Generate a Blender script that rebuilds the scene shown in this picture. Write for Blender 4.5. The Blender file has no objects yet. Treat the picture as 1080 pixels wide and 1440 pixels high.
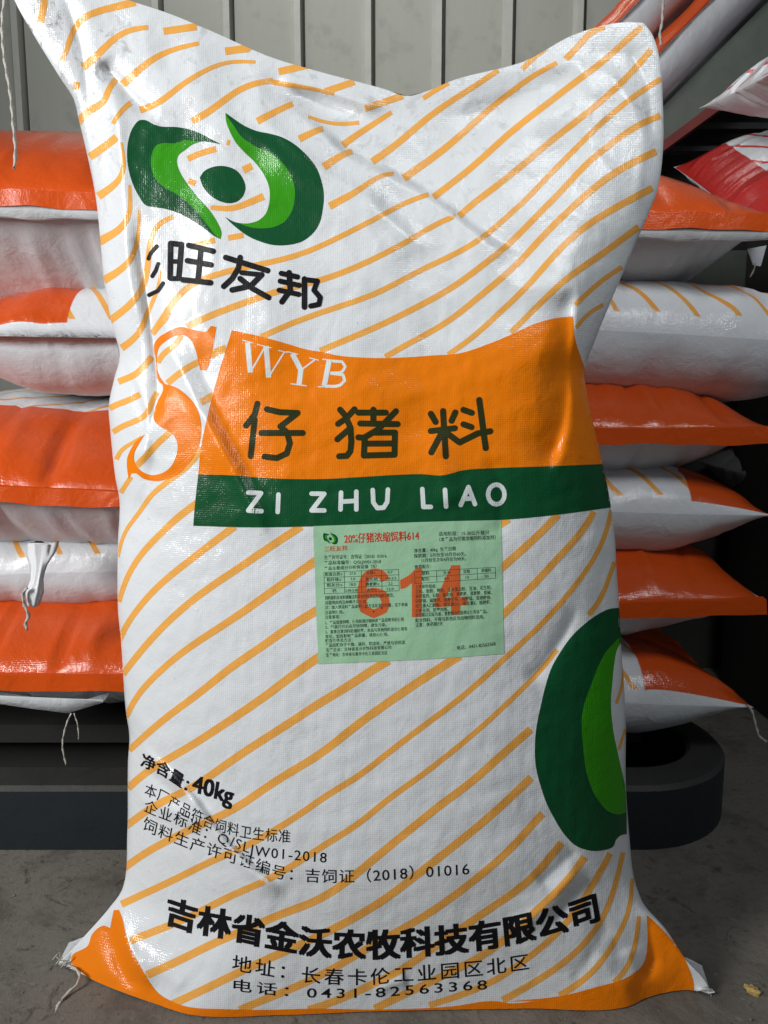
import bpy, bmesh, math, random
import numpy as np
from mathutils import Vector, geometry
from mathutils.bvhtree import BVHTree

rng = np.random.default_rng(7)
random.seed(7)
sc = bpy.context.scene
COL = sc.collection
R = math.radians

# ------------------------------------------------------------------ camera
CAM = np.array([0.0, -0.78, 0.62])
PITCH = R(8.0)
F = 1088.0                                  # focal length in pixels of the 1080 x 1440 photograph
cam = bpy.data.cameras.new('camera')
cam_o = bpy.data.objects.new('camera', cam); COL.objects.link(cam_o)
cam_o.location = CAM
cam_o.rotation_euler = (R(90) - PITCH, 0, 0)
cam.sensor_fit = 'VERTICAL'; cam.sensor_height = 24.0
cam.lens = 24.0 * F / 1440.0
cam.clip_start = 0.02; cam.clip_end = 60
sc.camera = cam_o

# ------------------------------------------------------------------ light: a shed lit through its open front
world = bpy.data.worlds.new('World'); sc.world = world; world.use_nodes = True
bg = world.node_tree.nodes['Background']
bg.inputs[0].default_value = (0.80, 0.90, 1.0, 1); bg.inputs[1].default_value = 0.085

def area(name, loc, target, sx, sy, power, col, spread=180):
    l = bpy.data.lights.new(name, 'AREA'); l.shape = 'RECTANGLE'; l.size = sx; l.size_y = sy
    l.energy = power; l.color = col; l.spread = R(spread)
    o = bpy.data.objects.new(name, l); COL.objects.link(o); o.location = loc
    o.rotation_euler = (Vector(target) - Vector(loc)).to_track_quat('-Z', 'Y').to_euler()
    return o
area('door_light', (-1.80, -1.15, 1.35), (-0.30, 0.15, 0.68), 0.45, 1.0, 19.5, (1.0, 0.99, 0.975), 110)
area('upper_fill', (0.55, -1.05, 1.85), (0.30, 0.1, 0.95), 0.6, 0.4, 2.3, (0.95, 0.98, 1.0), 84)  # added fill lamp, brightens the upper right of the sack
area('wall_fill', (-0.3, 1.25, 2.9), (0.0, 1.9, 1.1), 2.2, 0.4, 10, (0.97, 1.0, 0.97), 90)  # added fill lamp that lifts the wall; stands for no actual opening

sc.view_settings.view_transform = 'Standard'; sc.view_settings.look = 'None'
sc.view_settings.exposure = 0.0; sc.view_settings.gamma = 1.0
sc.view_settings.use_curve_mapping = False

# ------------------------------------------------------------------ helpers
def ray(px):
    px = np.atleast_2d(np.asarray(px, float))
    x = (px[:, 0] - 540) / F; y = -(px[:, 1] - 720) / F
    c, s = math.cos(PITCH), math.sin(PITCH)
    return np.stack([x, c + y * s, -s + y * c], 1)     # world direction; y is forward
def at(px, dist):
    """points on the rays through px at horizontal distance dist from the camera"""
    r = ray(px); d = np.broadcast_to(np.asarray(dist, float), r.shape[:1])
    return CAM + r * (d / r[:, 1])[:, None]

def tag(o, label, cat, group=None, kind=None):
    if label: o['label'] = label
    if cat: o['category'] = cat
    if group: o['group'] = group
    if kind: o['kind'] = kind
    return o
def empty(name, loc, label=None, cat=None, group=None):
    o = bpy.data.objects.new(name, None); COL.objects.link(o); o.location = loc; o.empty_display_size = .05
    return tag(o, label, cat, group)
def mesh_obj(name, verts, faces, mat, parent=None, smooth=True, normals=None, mats=None, midx=None, uv=None):
    me = bpy.data.meshes.new(name)
    me.from_pydata([tuple(v) for v in verts], [], [tuple(int(k) for k in f) for f in faces])
    for m in (mats or [mat]): me.materials.append(m)
    if midx is not None: me.polygons.foreach_set('material_index', np.asarray(midx, np.int32))
    if smooth: me.polygons.foreach_set('use_smooth', np.ones(len(me.polygons), bool))
    if uv is not None:
        l = me.uv_layers.new(name='UVMap'); vi = np.zeros(len(me.loops), np.int32); me.loops.foreach_get('vertex_index', vi)
        l.data.foreach_set('uv', np.asarray(uv, np.float32)[vi].ravel())
    me.update()
    if normals is not None: me.normals_split_custom_set_from_vertices([tuple(n) for n in normals])
    o = bpy.data.objects.new(name, me); COL.objects.link(o)
    if parent is not None:
        o.parent = parent
        o.matrix_parent_inverse = parent.matrix_basis.inverted()
    return o
def sines(seed, n, fmin, fmax):
    g = np.random.default_rng(seed); k = g.uniform(fmin, fmax, n); th = g.uniform(0, 2 * np.pi, n); ph = g.uniform(0, 2 * np.pi, n)
    amp = fmin / k
    def f(x, y):
        s = 0
        for i in range(n): s = s + amp[i] * np.sin(k[i] * (x * np.cos(th[i]) + y * np.sin(th[i])) + ph[i])
        return s / math.sqrt(n)
    return f
def catmull(pts, step, closed=False, corner=50):
    """smooth curve through pts; points that turn more than `corner` degrees stay sharp"""
    P = np.asarray(pts, float); n = len(P); out = []
    tan = np.zeros_like(P)
    for i in range(n):
        if not closed and i in (0, n - 1): continue
        a = P[i] - P[i - 1]; b = P[(i + 1) % n] - P[i]
        la, lb = np.linalg.norm(a) + 1e-9, np.linalg.norm(b) + 1e-9
        if np.degrees(np.arccos(np.clip(a @ b / la / lb, -1, 1))) > corner: continue
        tan[i] = (a / la + b / lb) / 2
    for i in range(n if closed else n - 1):
        p, q = P[i], P[(i + 1) % n]; L = np.linalg.norm(q - p)
        t0, t1 = tan[i] * L, tan[(i + 1) % n] * L
        if not tan[i].any(): t0 = (q - p)
        if not tan[(i + 1) % n].any(): t1 = (q - p)
        m = max(1, int(math.ceil(L / step)))
        for k in range(m):
            t = k / m; h = 2 * t**3 - 3 * t**2 + 1
            out.append(h * p + (t**3 - 2 * t**2 + t) * t0 + (-2 * t**3 + 3 * t**2) * q + (t**3 - t**2) * t1)
    if not closed: out.append(P[-1])
    return np.array(out)
def resample(P, n):
    P = np.asarray(P, float); s = np.r_[0, np.cumsum(np.linalg.norm(np.diff(P, axis=0), axis=1))]
    t = np.linspace(0, s[-1], n) if np.isscalar(n) else np.asarray(n) * s[-1]
    return np.stack([np.interp(t, s, P[:, k]) for k in range(P.shape[1])], 1)

# ------------------------------------------------------------------ materials
def nt(name):
    m = bpy.data.materials.new(name); m.use_nodes = True
    N = m.node_tree.nodes; L = m.node_tree.links; return m, N, L, N['Principled BSDF']
class G:
    """small node graph writer"""
    def __init__(s, N, L): s.N, s.L = N, L
    def put(s, sock, v):
        if hasattr(v, 'links'): s.L.new(v, sock)
        else: sock.default_value = v
    def math(s, op, a, b=0.0, c=0.0, clamp=False):
        n = s.N.new('ShaderNodeMath'); n.operation = op; n.use_clamp = clamp
        s.put(n.inputs[0], a); s.put(n.inputs[1], b); s.put(n.inputs[2], c); return n.outputs[0]
    def step(s, v, e, soft):             # 0 below e, 1 above
        n = s.N.new('ShaderNodeMapRange'); n.interpolation_type = 'SMOOTHSTEP'
        s.put(n.inputs[0], v); s.put(n.inputs[1], e - soft); s.put(n.inputs[2], e + soft); return n.outputs[0]
    def mix(s, f, a, b):
        n = s.N.new('ShaderNodeMix'); n.data_type = 'RGBA'; s.put(n.inputs[0], f)
        s.put(n.inputs[6], a); s.put(n.inputs[7], b); return n.outputs[2]
    def noise(s, vec, scale, detail=3, rough=.55, dist=0):
        n = s.N.new('ShaderNodeTexNoise'); n.inputs['Scale'].default_value = scale; n.inputs['Detail'].default_value = detail
        n.inputs['Roughness'].default_value = rough; n.inputs['Distortion'].default_value = dist
        if vec is not None: s.L.new(vec, n.inputs['Vector'])
        return n.outputs['Fac']
    def coord(s, which):
        return s.N.new('ShaderNodeTexCoord').outputs[which]
    def sep(s, v):
        n = s.N.new('ShaderNodeSeparateXYZ'); s.L.new(v, n.inputs[0]); return n.outputs
    def bump(s, h, strength, dist, normal=None):
        n = s.N.new('ShaderNodeBump'); n.inputs['Strength'].default_value = strength; n.inputs['Distance'].default_value = dist
        s.L.new(h, n.inputs['Height'])
        if normal is not None: s.L.new(normal, n.inputs['Normal'])
        return n.outputs[0]
    def voronoi(s, vec, scale):
        n = s.N.new('ShaderNodeTexVoronoi'); n.inputs['Scale'].default_value = scale; s.L.new(vec, n.inputs['Vector']); return n.outputs
def film_bump(g, bs, weave=True, crumple=.5):
    """woven plastic tape under a thin glossy film: fine weave plus crumples"""
    obj = g.coord('Object'); x, y, z = g.sep(obj)
    a = g.math('SINE', g.math('MULTIPLY', g.math('ADD', x, z), 1500.)); b = g.math('SINE', g.math('MULTIPLY', g.math('SUBTRACT', x, z), 1500.))
    w = g.math('MULTIPLY', a, b)
    n1 = g.bump(g.noise(obj, 32, 4, .55, .4), crumple, .005)
    n2 = g.bump(g.noise(obj, 190, 3, .6), .20, .0012, n1)
    n3 = g.bump(w, .16 if weave else .05, .0004, n2)
    g.L.new(n3, bs.inputs['Normal'])
    c0 = g.bump(g.noise(obj, 32, 4, .55, .4), crumple * .6, .005); c1 = g.bump(g.noise(obj, 420, 2, .6), .45, .0008, c0); c2 = g.bump(w, .14 if weave else .03, .0004, c1)
    g.L.new(c2, bs.inputs['Coat Normal'])
def film(name, col, rough=.38, coat=.22, *a, **k):
    m = film_(name, col, rough, coat, *a, **k)
    if max(col) < .95 and min(col) < .3: m.node_tree.nodes['Principled BSDF'].inputs['Specular IOR Level'].default_value = .13
    return m
def film_(name, col, rough=.38, coat=.22, dirt=False, weave=True, crumple=.5):
    m, N, L, bs = nt(name); g = G(N, L)
    bs.inputs['Roughness'].default_value = rough; bs.inputs['Coat Weight'].default_value = coat; bs.inputs['Coat Roughness'].default_value = .10
    bs.inputs['Specular IOR Level'].default_value = .22
    obj = g.coord('Object')
    v = g.noise(obj, 9, 4); c = g.mix(g.math('MULTIPLY', v, .16), (*col, 1), (*[k * .72 for k in col], 1))
    if dirt:
        z = g.sep(obj)[2]; x = g.sep(obj)[0]
        up = g.step(z, .80, .09)                                  # handled mouth of the sack is soiled
        d = g.math('MULTIPLY', up, g.step(g.noise(obj, 42, 6, .72, .8), .59, .05))
        sm = g.math('MULTIPLY', g.step(g.noise(obj, 7, 3), .60, .05), g.step(g.noise(obj, 160, 4, .7), .55, .06))
        sp = g.step(g.noise(obj, 260, 2, .5), .735, .02)
        ear = g.math('MULTIPLY', g.step(z, .90, .05), g.math('SUBTRACT', 1., g.step(x, -.27, .06)))
        d = g.math('ADD', g.math('MULTIPLY', d, g.math('MULTIPLY_ADD', ear, .42, .22)), g.math('ADD', g.math('MULTIPLY', sm, .07), g.math('MULTIPLY', sp, .30)), clamp=True)
        c = g.mix(d, c, (.17, .165, .145, 1))
    L.new(c, bs.inputs['Base Color'])
    film_bump(g, bs, weave, crumple)
    return m
WHITE = film('sack_white', (.755, .785, .81), .36, .6, dirt=True, crumple=.34)
M_BACK = film('sack_white_back', (.76, .78, .80))
M_STRIPE = film('stripe_ink', (.88, .42, .085), .36, .5, crumple=.34)
M_ORANGE = film('orange_ink', (.88, .215, .002), .40, .3, crumple=.34)
M_GREEN = film('green_ink', (.005, .080, .026), .40, .32, crumple=.34)
M_LIME = film('lime_ink', (.038, .31, .007), .40, .32, crumple=.34)
M_BLACK = film('black_ink', (.008, .008, .010), .5, .04, crumple=.34)
M_OLIVE = film('overprint_ink', (.026, .032, .007), .5, .04, crumple=.34)
M_WINK = film('white_lettering', (.72, .78, .78), crumple=.34)
M_LABEL = film('label_paper', (.36, .62, .40), .38, .12, False, False, .25)
M_RED = film('red_ink', (.55, .045, .025), .45, .05, crumple=.2)
M_614 = film('orange_number_ink', (.64, .13, .035), .45, .05, crumple=.2)
M_PRINTK = film('small_print_ink', (.03, .06, .04), .45, .05, crumple=.2)

def plain(name, col, rough=.6, metal=0., nscale=30, nvar=.3, bump=.2, bdist=.002):
    m, N, L, bs = nt(name); g = G(N, L); obj = g.coord('Object')
    v = g.noise(obj, nscale, 5, .6)
    L.new(g.mix(g.math('MULTIPLY', v, nvar * 2, clamp=True), (*col, 1), (*[k * .45 for k in col], 1)), bs.inputs['Base Color'])
    bs.inputs['Roughness'].default_value = rough; bs.inputs['Metallic'].default_value = metal
    L.new(g.bump(g.noise(obj, nscale * 5, 4), bump, bdist), bs.inputs['Normal'])
    return m
M_TWINE = plain('twine', (.62, .60, .54), .9, 0, 300, .3, .5, .001)

# ------------------------------------------------------------------ floor
def floor_material():
    m, N, L, bs = nt('concrete'); g = G(N, L); obj = g.coord('Object')
    big = g.noise(obj, 1.6, 4, .6, .3); mid = g.noise(obj, 9, 6, .68, .5); fine = g.noise(obj, 90, 5, .75)
    c = g.mix(big, (.135, .124, .104, 1), (.195, .181, .155, 1))
    c = g.mix(g.math('MULTIPLY', g.step(mid, .56, .10), .55), c, (.060, .054, .044, 1))
    c = g.mix(g.math('MULTIPLY', g.step(fine, .60, .08), .45), c, (.050, .045, .038, 1))
    c = g.mix(g.math('MULTIPLY', g.step(g.noise(obj, 60, 3, .6), .68, .03), .35), c, (.27, .255, .22, 1))
    c = g.mix(g.math('MULTIPLY', g.step(g.noise(obj, 26, 5, .7, 1.2), .63, .05), .6), c, (.030, .027, .022, 1))
    L.new(c, bs.inputs['Base Color']); bs.inputs['Roughness'].default_value = .85
    n1 = g.bump(mid, .35, .008); n2 = g.bump(fine, .55, .003, n1); L.new(n2, bs.inputs['Normal'])
    return m
o = mesh_obj('floor', [(-6, -4, 0), (6, -4, 0), (6, 8, 0), (-6, 8, 0)], [(0, 1, 2, 3)], floor_material(), smooth=False)
tag(o, 'grey concrete floor with dark stains', 'floor', kind='structure')

# ------------------------------------------------------------------ ribbed metal wall behind
M_WALL = plain('wall_paint', (.235, .245, .215), .5, 0, 5, .12, .08, .002)
def wall_material():
    m, N, L, bs = nt('wall_paint'); g = G(N, L); obj = g.coord('Object'); x, y, z = g.sep(obj)
    cmb = N.new('ShaderNodeCombineXYZ'); L.new(g.math('MULTIPLY', x, 40.), cmb.inputs[0]); L.new(g.math('MULTIPLY', z, 2.), cmb.inputs[2])
    st = g.noise(cmb.outputs[0], 1.5, 4, .6)
    c = g.mix(g.math('MULTIPLY', st, .35), (.40, .405, .365, 1), (.30, .30, .265, 1))
    c = g.mix(g.math('MULTIPLY', g.step(g.noise(obj, 14, 4), .62, .08), .2), c, (.12, .12, .10, 1))
    L.new(c, bs.inputs['Base Color']); bs.inputs['Roughness'].default_value = .45
    L.new(g.bump(st, .15, .002), bs.inputs['Normal']); return m
M_WALL = wall_material()
M_BEAD = plain('rib_paint', (.56, .565, .52), .45, 0, 20, .25, .2, .002)
wall = empty('wall', (0, 1.9, 0), 'pale grey metal wall of ribbed vertical panels behind the stacked sacks', 'wall')
WY = 1.90; WD = WY - CAM[1]
Zc = WD * math.cos(PITCH) - .9 * math.sin(PITCH)
for k in range(-12, 16):
    xl = (332 + 97.2 * (k - 1) - 540) / F * Zc; xr = (332 + 97.2 * k - 540) / F * Zc
    g0, bw = .004, .030
    prof = [(xl + g0, WY + .03), (xl + g0, WY), (xr - bw - .010, WY), (xr - bw, WY - .018), (xr - .010, WY - .018), (xr - .002, WY + .03)]
    v = [(x, y, z) for z in (0, 3.0) for x, y in prof]; n = len(prof)
    f = [(i, i + 1, n + i + 1, n + i) for i in range(n - 1)]
    mi = [0, 0, 1, 1, 0]
    mesh_obj('wall_panel', v, f, None, wall, smooth=False, mats=[M_WALL, M_BEAD], midx=mi)
M_GROOVE = plain('wall_backing', (.27, .25, .22), .8)
mesh_obj('wall_backing', [(-5, WY + .028, 0), (5, WY + .028, 0), (5, WY + .028, 3), (-5, WY + .028, 3)], [(0, 1, 2, 3)], M_GROOVE, wall, smooth=False)

# ------------------------------------------------------------------ the big sack: surface
Lb = [(0, -55), (20, 0), (45, 45), (85, 110), (104, 140), (110, 165), (122, 215), (135, 280), (142, 350), (147, 400), (157, 455), (168, 500),
      (160, 535), (153, 570), (155, 605), (162, 670), (168, 705), (166, 760), (166, 860), (170, 900), (177, 1000), (182, 1035), (180, 1070), (179, 1170),
      (172, 1250), (155, 1275), (120, 1315), (82, 1355)]
Rb = [(905, 32), (917, 48), (927, 80), (932, 140), (932, 215), (925, 265), (908, 310), (890, 350), (865, 410), (837, 478), (822, 522), (825, 552), (842, 630),
      (855, 690), (865, 760), (867, 800), (870, 840), (873, 900), (880, 1010), (880, 1100), (885, 1175), (892, 1235), (905, 1270), (935, 1305), (965, 1350), (990, 1378), (1000, 1397)]
Tb = [(0, -55), (60, -40), (180, 0), (240, 20), (300, 45), (380, 80), (450, 101), (540, 125), (572, 135), (592, 131), (640, 112), (740, 85), (800, 52), (840, 38), (880, 31), (905, 32)]
Bb = [(82, 1355), (108, 1366), (135, 1380), (220, 1412), (270, 1427), (400, 1427), (525, 1422), (740, 1418), (880, 1416), (912, 1402), (965, 1392), (1000, 1397)]
NU, NV = 300, 440
uu = np.linspace(-1, 1, NU); uu = .45 * uu + .55 * np.sin(uu * np.pi / 2)
U = (uu + 1) / 2
V = np.linspace(0, 1, NV)
Tp, Bp = catmull(Tb, 4, corner=75), catmull(Bb, 4, corner=75)
def by_x(P, n): x0, x1 = P[0, 0], P[-1, 0]; return np.stack([x0 + (x1 - x0) * n, np.interp(x0 + (x1 - x0) * n, P[:, 0], P[:, 1])], 1)
def by_y(P, n):
    y = np.maximum.accumulate(P[:, 1] + np.arange(len(P)) * 1e-6); y0, y1 = y[0], y[-1]
    return np.stack([np.interp(y0 + (y1 - y0) * n, y, P[:, 0]), y0 + (y1 - y0) * n], 1)
Tc, Bc = by_x(Tp, U), by_x(Bp, U)
Lc, Rc = by_y(catmull(Lb, 4, corner=75), V), by_y(catmull(Rb, 4, corner=75), V)
u_, v_ = U[None, :, None], V[:, None, None]
PX = (1 - v_) * Tc[None] + v_ * Bc[None] + (1 - u_) * Lc[:, None] + u_ * Rc[:, None] \
    - ((1 - u_) * (1 - v_) * Tc[0] + u_ * (1 - v_) * Tc[-1] + (1 - u_) * v_ * Bc[0] + u_ * v_ * Bc[-1])
X2, Y2 = PX[..., 0], PX[..., 1]

def dist_line(pts, step=4):
    """distance of every grid pixel to a polyline, signed (right of travel positive), and position along it"""
    P = catmull(pts, step); best = np.full(X2.shape, 1e9); side = np.zeros(X2.shape); along = np.zeros(X2.shape)
    for i in range(len(P) - 1):
        a, b = P[i], P[i + 1]; d = b - a; L2 = d @ d
        t = np.clip(((X2 - a[0]) * d[0] + (Y2 - a[1]) * d[1]) / L2, 0, 1)
        ex, ey = X2 - a[0] - t * d[0], Y2 - a[1] - t * d[1]; q = np.hypot(ex, ey)
        k = q < best; best[k] = q[k]
        side[k] = np.sign(d[0] * (Y2 - a[1]) - d[1] * (X2 - a[0]))[k]; along[k] = ((i + t) / (len(P) - 1))[k]
    return best, side, along
H = np.zeros(X2.shape)
def crease(pts, mm, w, e=1.5, fade=.18):            # sharp crest (mm > 0) or furrow (mm < 0)
    e = e + (3.6 if mm > 0 else 2.2); mm = mm * 1.35
    d, s, t = dist_line(pts); win = np.clip(np.minimum(t, 1 - t) / fade, 0, 1); win = win * win * (3 - 2 * win)
    global H; H = H + mm * .001 * win * np.exp(-(np.sqrt(d * d + e * e) - e) / w)
def lap(pts, mm, w, soft=2.0, fade=.15):            # the side right of travel stands proud and sinks back over w
    d, s, t = dist_line(pts); win = np.clip(np.minimum(t, 1 - t) / fade, 0, 1); win = win * win * (3 - 2 * win)
    sd = d * s; prof = 1 / (1 + np.exp(-np.clip(sd / soft, -40, 40))) * np.exp(-np.maximum(sd, 0) / w)
    global H; H = H + mm * .001 * win * prof
def dent(cx, cy, rx, ry, ang, mm):
    a = R(ang); dx, dy = X2 - cx, Y2 - cy
    p = (dx * math.cos(a) + dy * math.sin(a)) / rx; q = (-dx * math.sin(a) + dy * math.cos(a)) / ry
    global H; H = H + mm * .001 * np.exp(-(p * p + q * q))
# the glossy crease across the S and the band
crease([(225, 470), (252, 515), (285, 578), (325, 655), (368, 738), (395, 790)], 6, 13, 2.0, .25)
crease([(262, 470), (290, 540), (330, 620), (385, 720)], -3.5, 18, 4, .25)
# folds running down the left edge
crease([(83, -20), (108, 45), (117, 90), (124, 150), (128, 230), (140, 330)], -6, 9, 1.5)
crease([(140, 83), (173, 122), (195, 146), (225, 165)], -7, 10, 1.5)
crease([(155, 110), (164, 165), (171, 230), (173, 290), (180, 380), (190, 430), (204, 480)], 7, 11, 1.6)
crease([(190, 300), (198, 360), (207, 420), (218, 500), (221, 560), (213, 595), (198, 640)], -8, 9, 1.5)
crease([(128, 200), (143, 300), (150, 380), (160, 440)], 3.5, 9, 1.5)
lap([(168, 500), (188, 534), (199, 559), (205, 586), (203, 617), (192, 660)][::-1], 6, 22, 1.8)
crease([(205, 590), (217, 640), (205, 690), (185, 740), (170, 790)], -4, 14, 3)
crease([(235, 545), (212, 600), (195, 655)], 4, 10, 2)
# the shoulder fold from the logo to the upper right
lap([(392, 138), (453, 183), (493, 217), (553, 246), (607, 277), (643, 303), (700, 345), (760, 370)], 9, 60, 2.4, .22)
crease([(330, 140), (400, 195), (450, 240), (500, 270), (555, 318), (617, 366)], 4.5, 16, 2, .2)
crease([(350, 215), (440, 255), (520, 320), (590, 400)], 3, 20, 3, .2)
crease([(250, 120), (300, 150), (380, 210), (420, 240)], 3, 16, 2)
dent(455, 145, 62, 20, 22, -15)
crease([(385, 112), (440, 125), (505, 142), (545, 152)], 5, 9, 1.5)
crease([(560, 150), (600, 135), (680, 105), (760, 95), (830, 80)], 4, 10, 1.5)
crease([(840, 85), (870, 120), (905, 180), (900, 250), (895, 310)], 4, 12, 2)
crease([(880, 60), (910, 120), (918, 200)], -4, 8, 1.5)
crease([(640, 235), (720, 190), (800, 140), (860, 90)], 2.5, 30, 6)
dent(690, 170, 90, 40, -35, -6); dent(820, 330, 60, 120, 10, 5)
# right hand edge: the front turns sharply round at the band
lap([(806, 400), (806, 450), (803, 500), (801, 550), (792, 610), (770, 670)], -15, 40, 3.5, .15)
crease([(806, 415), (806, 460), (802, 520), (806, 560), (825, 585)], 4, 7, 1.5)
dent(430, 520, 70, 60, 0, -5); dent(795, 520, 90, 130, 8, 20); dent(590, 560, 60, 90, 0, -4)
crease([(610, 600), (620, 650), (640, 720)], 3, 22, 3)
crease([(690, 640), (705, 700), (700, 760)], -2, 10, 2)
crease([(816, 846), (795, 890), (768, 930), (735, 965)], -4, 13, 2)
crease([(860, 760), (845, 830), (850, 900)], -3, 14, 2)
# lower left: the diagonal creases across the small print
crease([(180, 1038), (212, 1062), (250, 1098), (283, 1143), (320, 1188), (360, 1228), (405, 1262)], 8, 13, 1.0, .15)
crease([(196, 1040), (236, 1076), (278, 1118), (312, 1168), (352, 1208), (400, 1246)], -5, 10, 2, .15)
crease([(178, 1075), (205, 1085), (240, 1112), (262, 1140)], -4, 9, 2)
crease([(185, 1120), (240, 1140), (290, 1165)], 3, 10, 2)
dent(330, 1250, 90, 25, 40, 3)
# bottom
crease([(823, 1215), (795, 1245), (763, 1280), (720, 1310)], 4, 11, 1.5)
crease([(835, 1235), (800, 1270), (775, 1300)], -3.5, 9, 1.5)
crease([(755, 1245), (790, 1215), (815, 1195)], -3, 10, 2)
crease([(912, 1285), (915, 1320), (920, 1350), (905, 1385)], -5, 8, 1.4)
crease([(880, 1330), (890, 1370), (870, 1400)], 3, 12, 2)
crease([(860, 1290), (835, 1340), (800, 1385)], -2.5, 12, 2)
crease([(164, 1262), (172, 1305), (190, 1350), (218, 1395)], 8, 9, 1.4, .2)
crease([(150, 1282), (158, 1320), (172, 1365), (200, 1400)], -8, 9, 1.4, .2)
crease([(120, 1320), (140, 1345), (165, 1385)], 3, 8, 1.4)
crease([(190, 1340), (225, 1365), (260, 1395)], 3, 14, 2)
crease([(525, 1400), (550, 1385), (575, 1380)], 3, 8, 1.5)
lown = sines(3, 14, 2 * np.pi / 260, 2 * np.pi / 60); midn = sines(5, 18, 2 * np.pi / 55, 2 * np.pi / 18)
rid = sines(9, 9, 2 * np.pi / 330, 2 * np.pi / 120)
upper = np.clip((700 - Y2) / 450, .07, 1)
H += .0026 * np.clip(upper, .45, 1) * lown(X2, Y2) + .0004 * midn(X2, Y2) - .0052 * upper * np.sqrt(rid(X2, Y2) ** 2 + .004)
edge = 1 - np.abs(uu[None, :]) ** 6
H *= np.clip(edge * 1.3, 0, 1) * np.clip((1 - V[:, None]) / .03, 0, 1) * np.clip(V[:, None] / .03, .25, 1)

Tv = np.interp(V, [0, .05, .12, .22, .33, .5, .7, .85, .95, 1], [.006, .014, .028, .048, .062, .074, .084, .086, .076, .066])
prof = np.clip(1 - np.abs(uu) ** 2.3, 0, 1) ** .58
dmid = np.interp(V, [0, 1], [.815, .785])[:, None] - .018 * uu[None, :]
rays = ray(PX.reshape(-1, 2)); rf = rays.reshape(NV, NU, 3)
dfloor = np.where(rf[..., 2] < -1e-3, (CAM[2] - .002) / np.maximum(-rf[..., 2], 1e-3) * rf[..., 1], 99.)
body = dmid - Tv[:, None] * prof[None, :]
wb = np.clip((V[:, None] - .84) / .16, 0, 1); wb = wb * wb * (3 - 2 * wb)
Dh = body * (1 - wb) + np.minimum(dfloor[-1:], .80) * wb - H
Dh = np.minimum(Dh, dfloor)
FRONT = at(PX.reshape(-1, 2), Dh.ravel())
MID = at(PX.reshape(-1, 2), dmid.ravel())
g3 = FRONT.reshape(NV, NU, 3)
du = np.gradient(g3, axis=1); dv = np.gradient(g3, axis=0)
NRM = np.cross(du, dv); NRM /= np.linalg.norm(NRM, axis=2, keepdims=True) + 1e-12
if NRM[NV // 2, NU // 2, 1] > 0: NRM = -NRM
NRMf = NRM.reshape(-1, 3)
idx = np.arange(NV * NU).reshape(NV, NU)
fq = np.stack([idx[:-1, :-1], idx[1:, :-1], idx[1:, 1:], idx[:-1, 1:]], -1).reshape(-1, 4)
# the back half, coarser, hung on the same outline
su = np.unique(np.r_[np.arange(0, NU, 6), NU - 1]); sv = np.unique(np.r_[np.arange(0, NV, 6), NV - 1])

sack = empty('feed_sack', (0.0, 0.0, 0.0), 'tall white feed sack standing upright, printed with orange stripes, green emblem and orange band', 'feed sack')
uvm = np.stack([(X2 * .00072).ravel(), (-Y2 * .00072).ravel()], 1)
body_o = mesh_obj('sack_body', FRONT, fq, WHITE, sack, uv=uvm)
backT = np.interp(V, [0, .12, .3, .6, 1], [.004, .02, .06, .085, .085])
BK = MID.reshape(NV, NU, 3).copy()
fz = g3[..., 2]
BK[..., 1] = BK[..., 1] + backT[:, None] * prof[None, :]
BK[:, 0] = g3[:, 0]; BK[:, -1] = g3[:, -1]; BK[0] = g3[0] + np.array([0, .008, 0])
BK[..., 2] = np.maximum(np.minimum(BK[..., 2], fz + .02), .0025)
BKs = BK[np.ix_(sv, su)]; nb, mb = len(sv), len(su)
bi = np.arange(nb * mb).reshape(nb, mb)
bf = [tuple(q) for q in np.stack([bi[:-1, :-1], bi[:-1, 1:], bi[1:, 1:], bi[1:, :-1]], -1).reshape(-1, 4)]
bv = list(map(tuple, BKs.reshape(-1, 3)))
for row, src in ((0, 0), (nb - 1, NV - 1)):               # mouth and bottom: bridge to the front
    s0 = len(bv)
    for j in su: bv.append(tuple(g3[src, j]))
    for k in range(mb - 1): bf.append((bi[row, k], bi[row, k + 1], s0 + k + 1, s0 + k))
mesh_obj('sack_back', bv, bf, M_BACK, sack)

# ------------------------------------------------------------------ printing on the sack
tree = BVHTree.FromPolygons([tuple(v) for v in FRONT], [tuple(int(k) for k in f) for f in fq])
CV = Vector(CAM)
PXf = PX.reshape(-1, 2)
def drape(px):
    px = np.array(px, float); hit = np.zeros((len(px), 3)); nor = np.zeros((len(px), 3)); fi = np.zeros(len(px), int)
    rr = ray(px)
    for i in range(len(px)):
        h = tree.ray_cast(CV, Vector(rr[i]))
        if h[0] is None:
            p = px[i].copy(); d = np.array([525., min(max(p[1], 250), 1150)]) - p; d /= np.linalg.norm(d)
            for k in range(120):
                p = p + d * .35
                h = tree.ray_cast(CV, Vector(ray(p)[0]))
                if h[0] is not None: break
            px[i] = p
        if h[0] is None: continue
        hit[i] = h[0]; fi[i] = h[2]
    c = fq[fi]; p0 = PXf[c[:, 0]]; e1 = PXf[c[:, 3]] - p0; e2 = PXf[c[:, 1]] - p0; q = px - p0
    det = e1[:, 0] * e2[:, 1] - e1[:, 1] * e2[:, 0]; det[np.abs(det) < 1e-9] = 1e-9
    a = np.clip((q[:, 0] * e2[:, 1] - q[:, 1] * e2[:, 0]) / det, 0, 1)[:, None]; b = np.clip((e1[:, 0] * q[:, 1] - e1[:, 1] * q[:, 0]) / det, 0, 1)[:, None]
    n = NRMf[c[:, 0]] * (1 - a) * (1 - b) + NRMf[c[:, 3]] * a * (1 - b) + NRMf[c[:, 2]] * a * b + NRMf[c[:, 1]] * (1 - a) * b
    n /= np.linalg.norm(n, axis=1, keepdims=True) + 1e-12
    return hit, n
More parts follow.
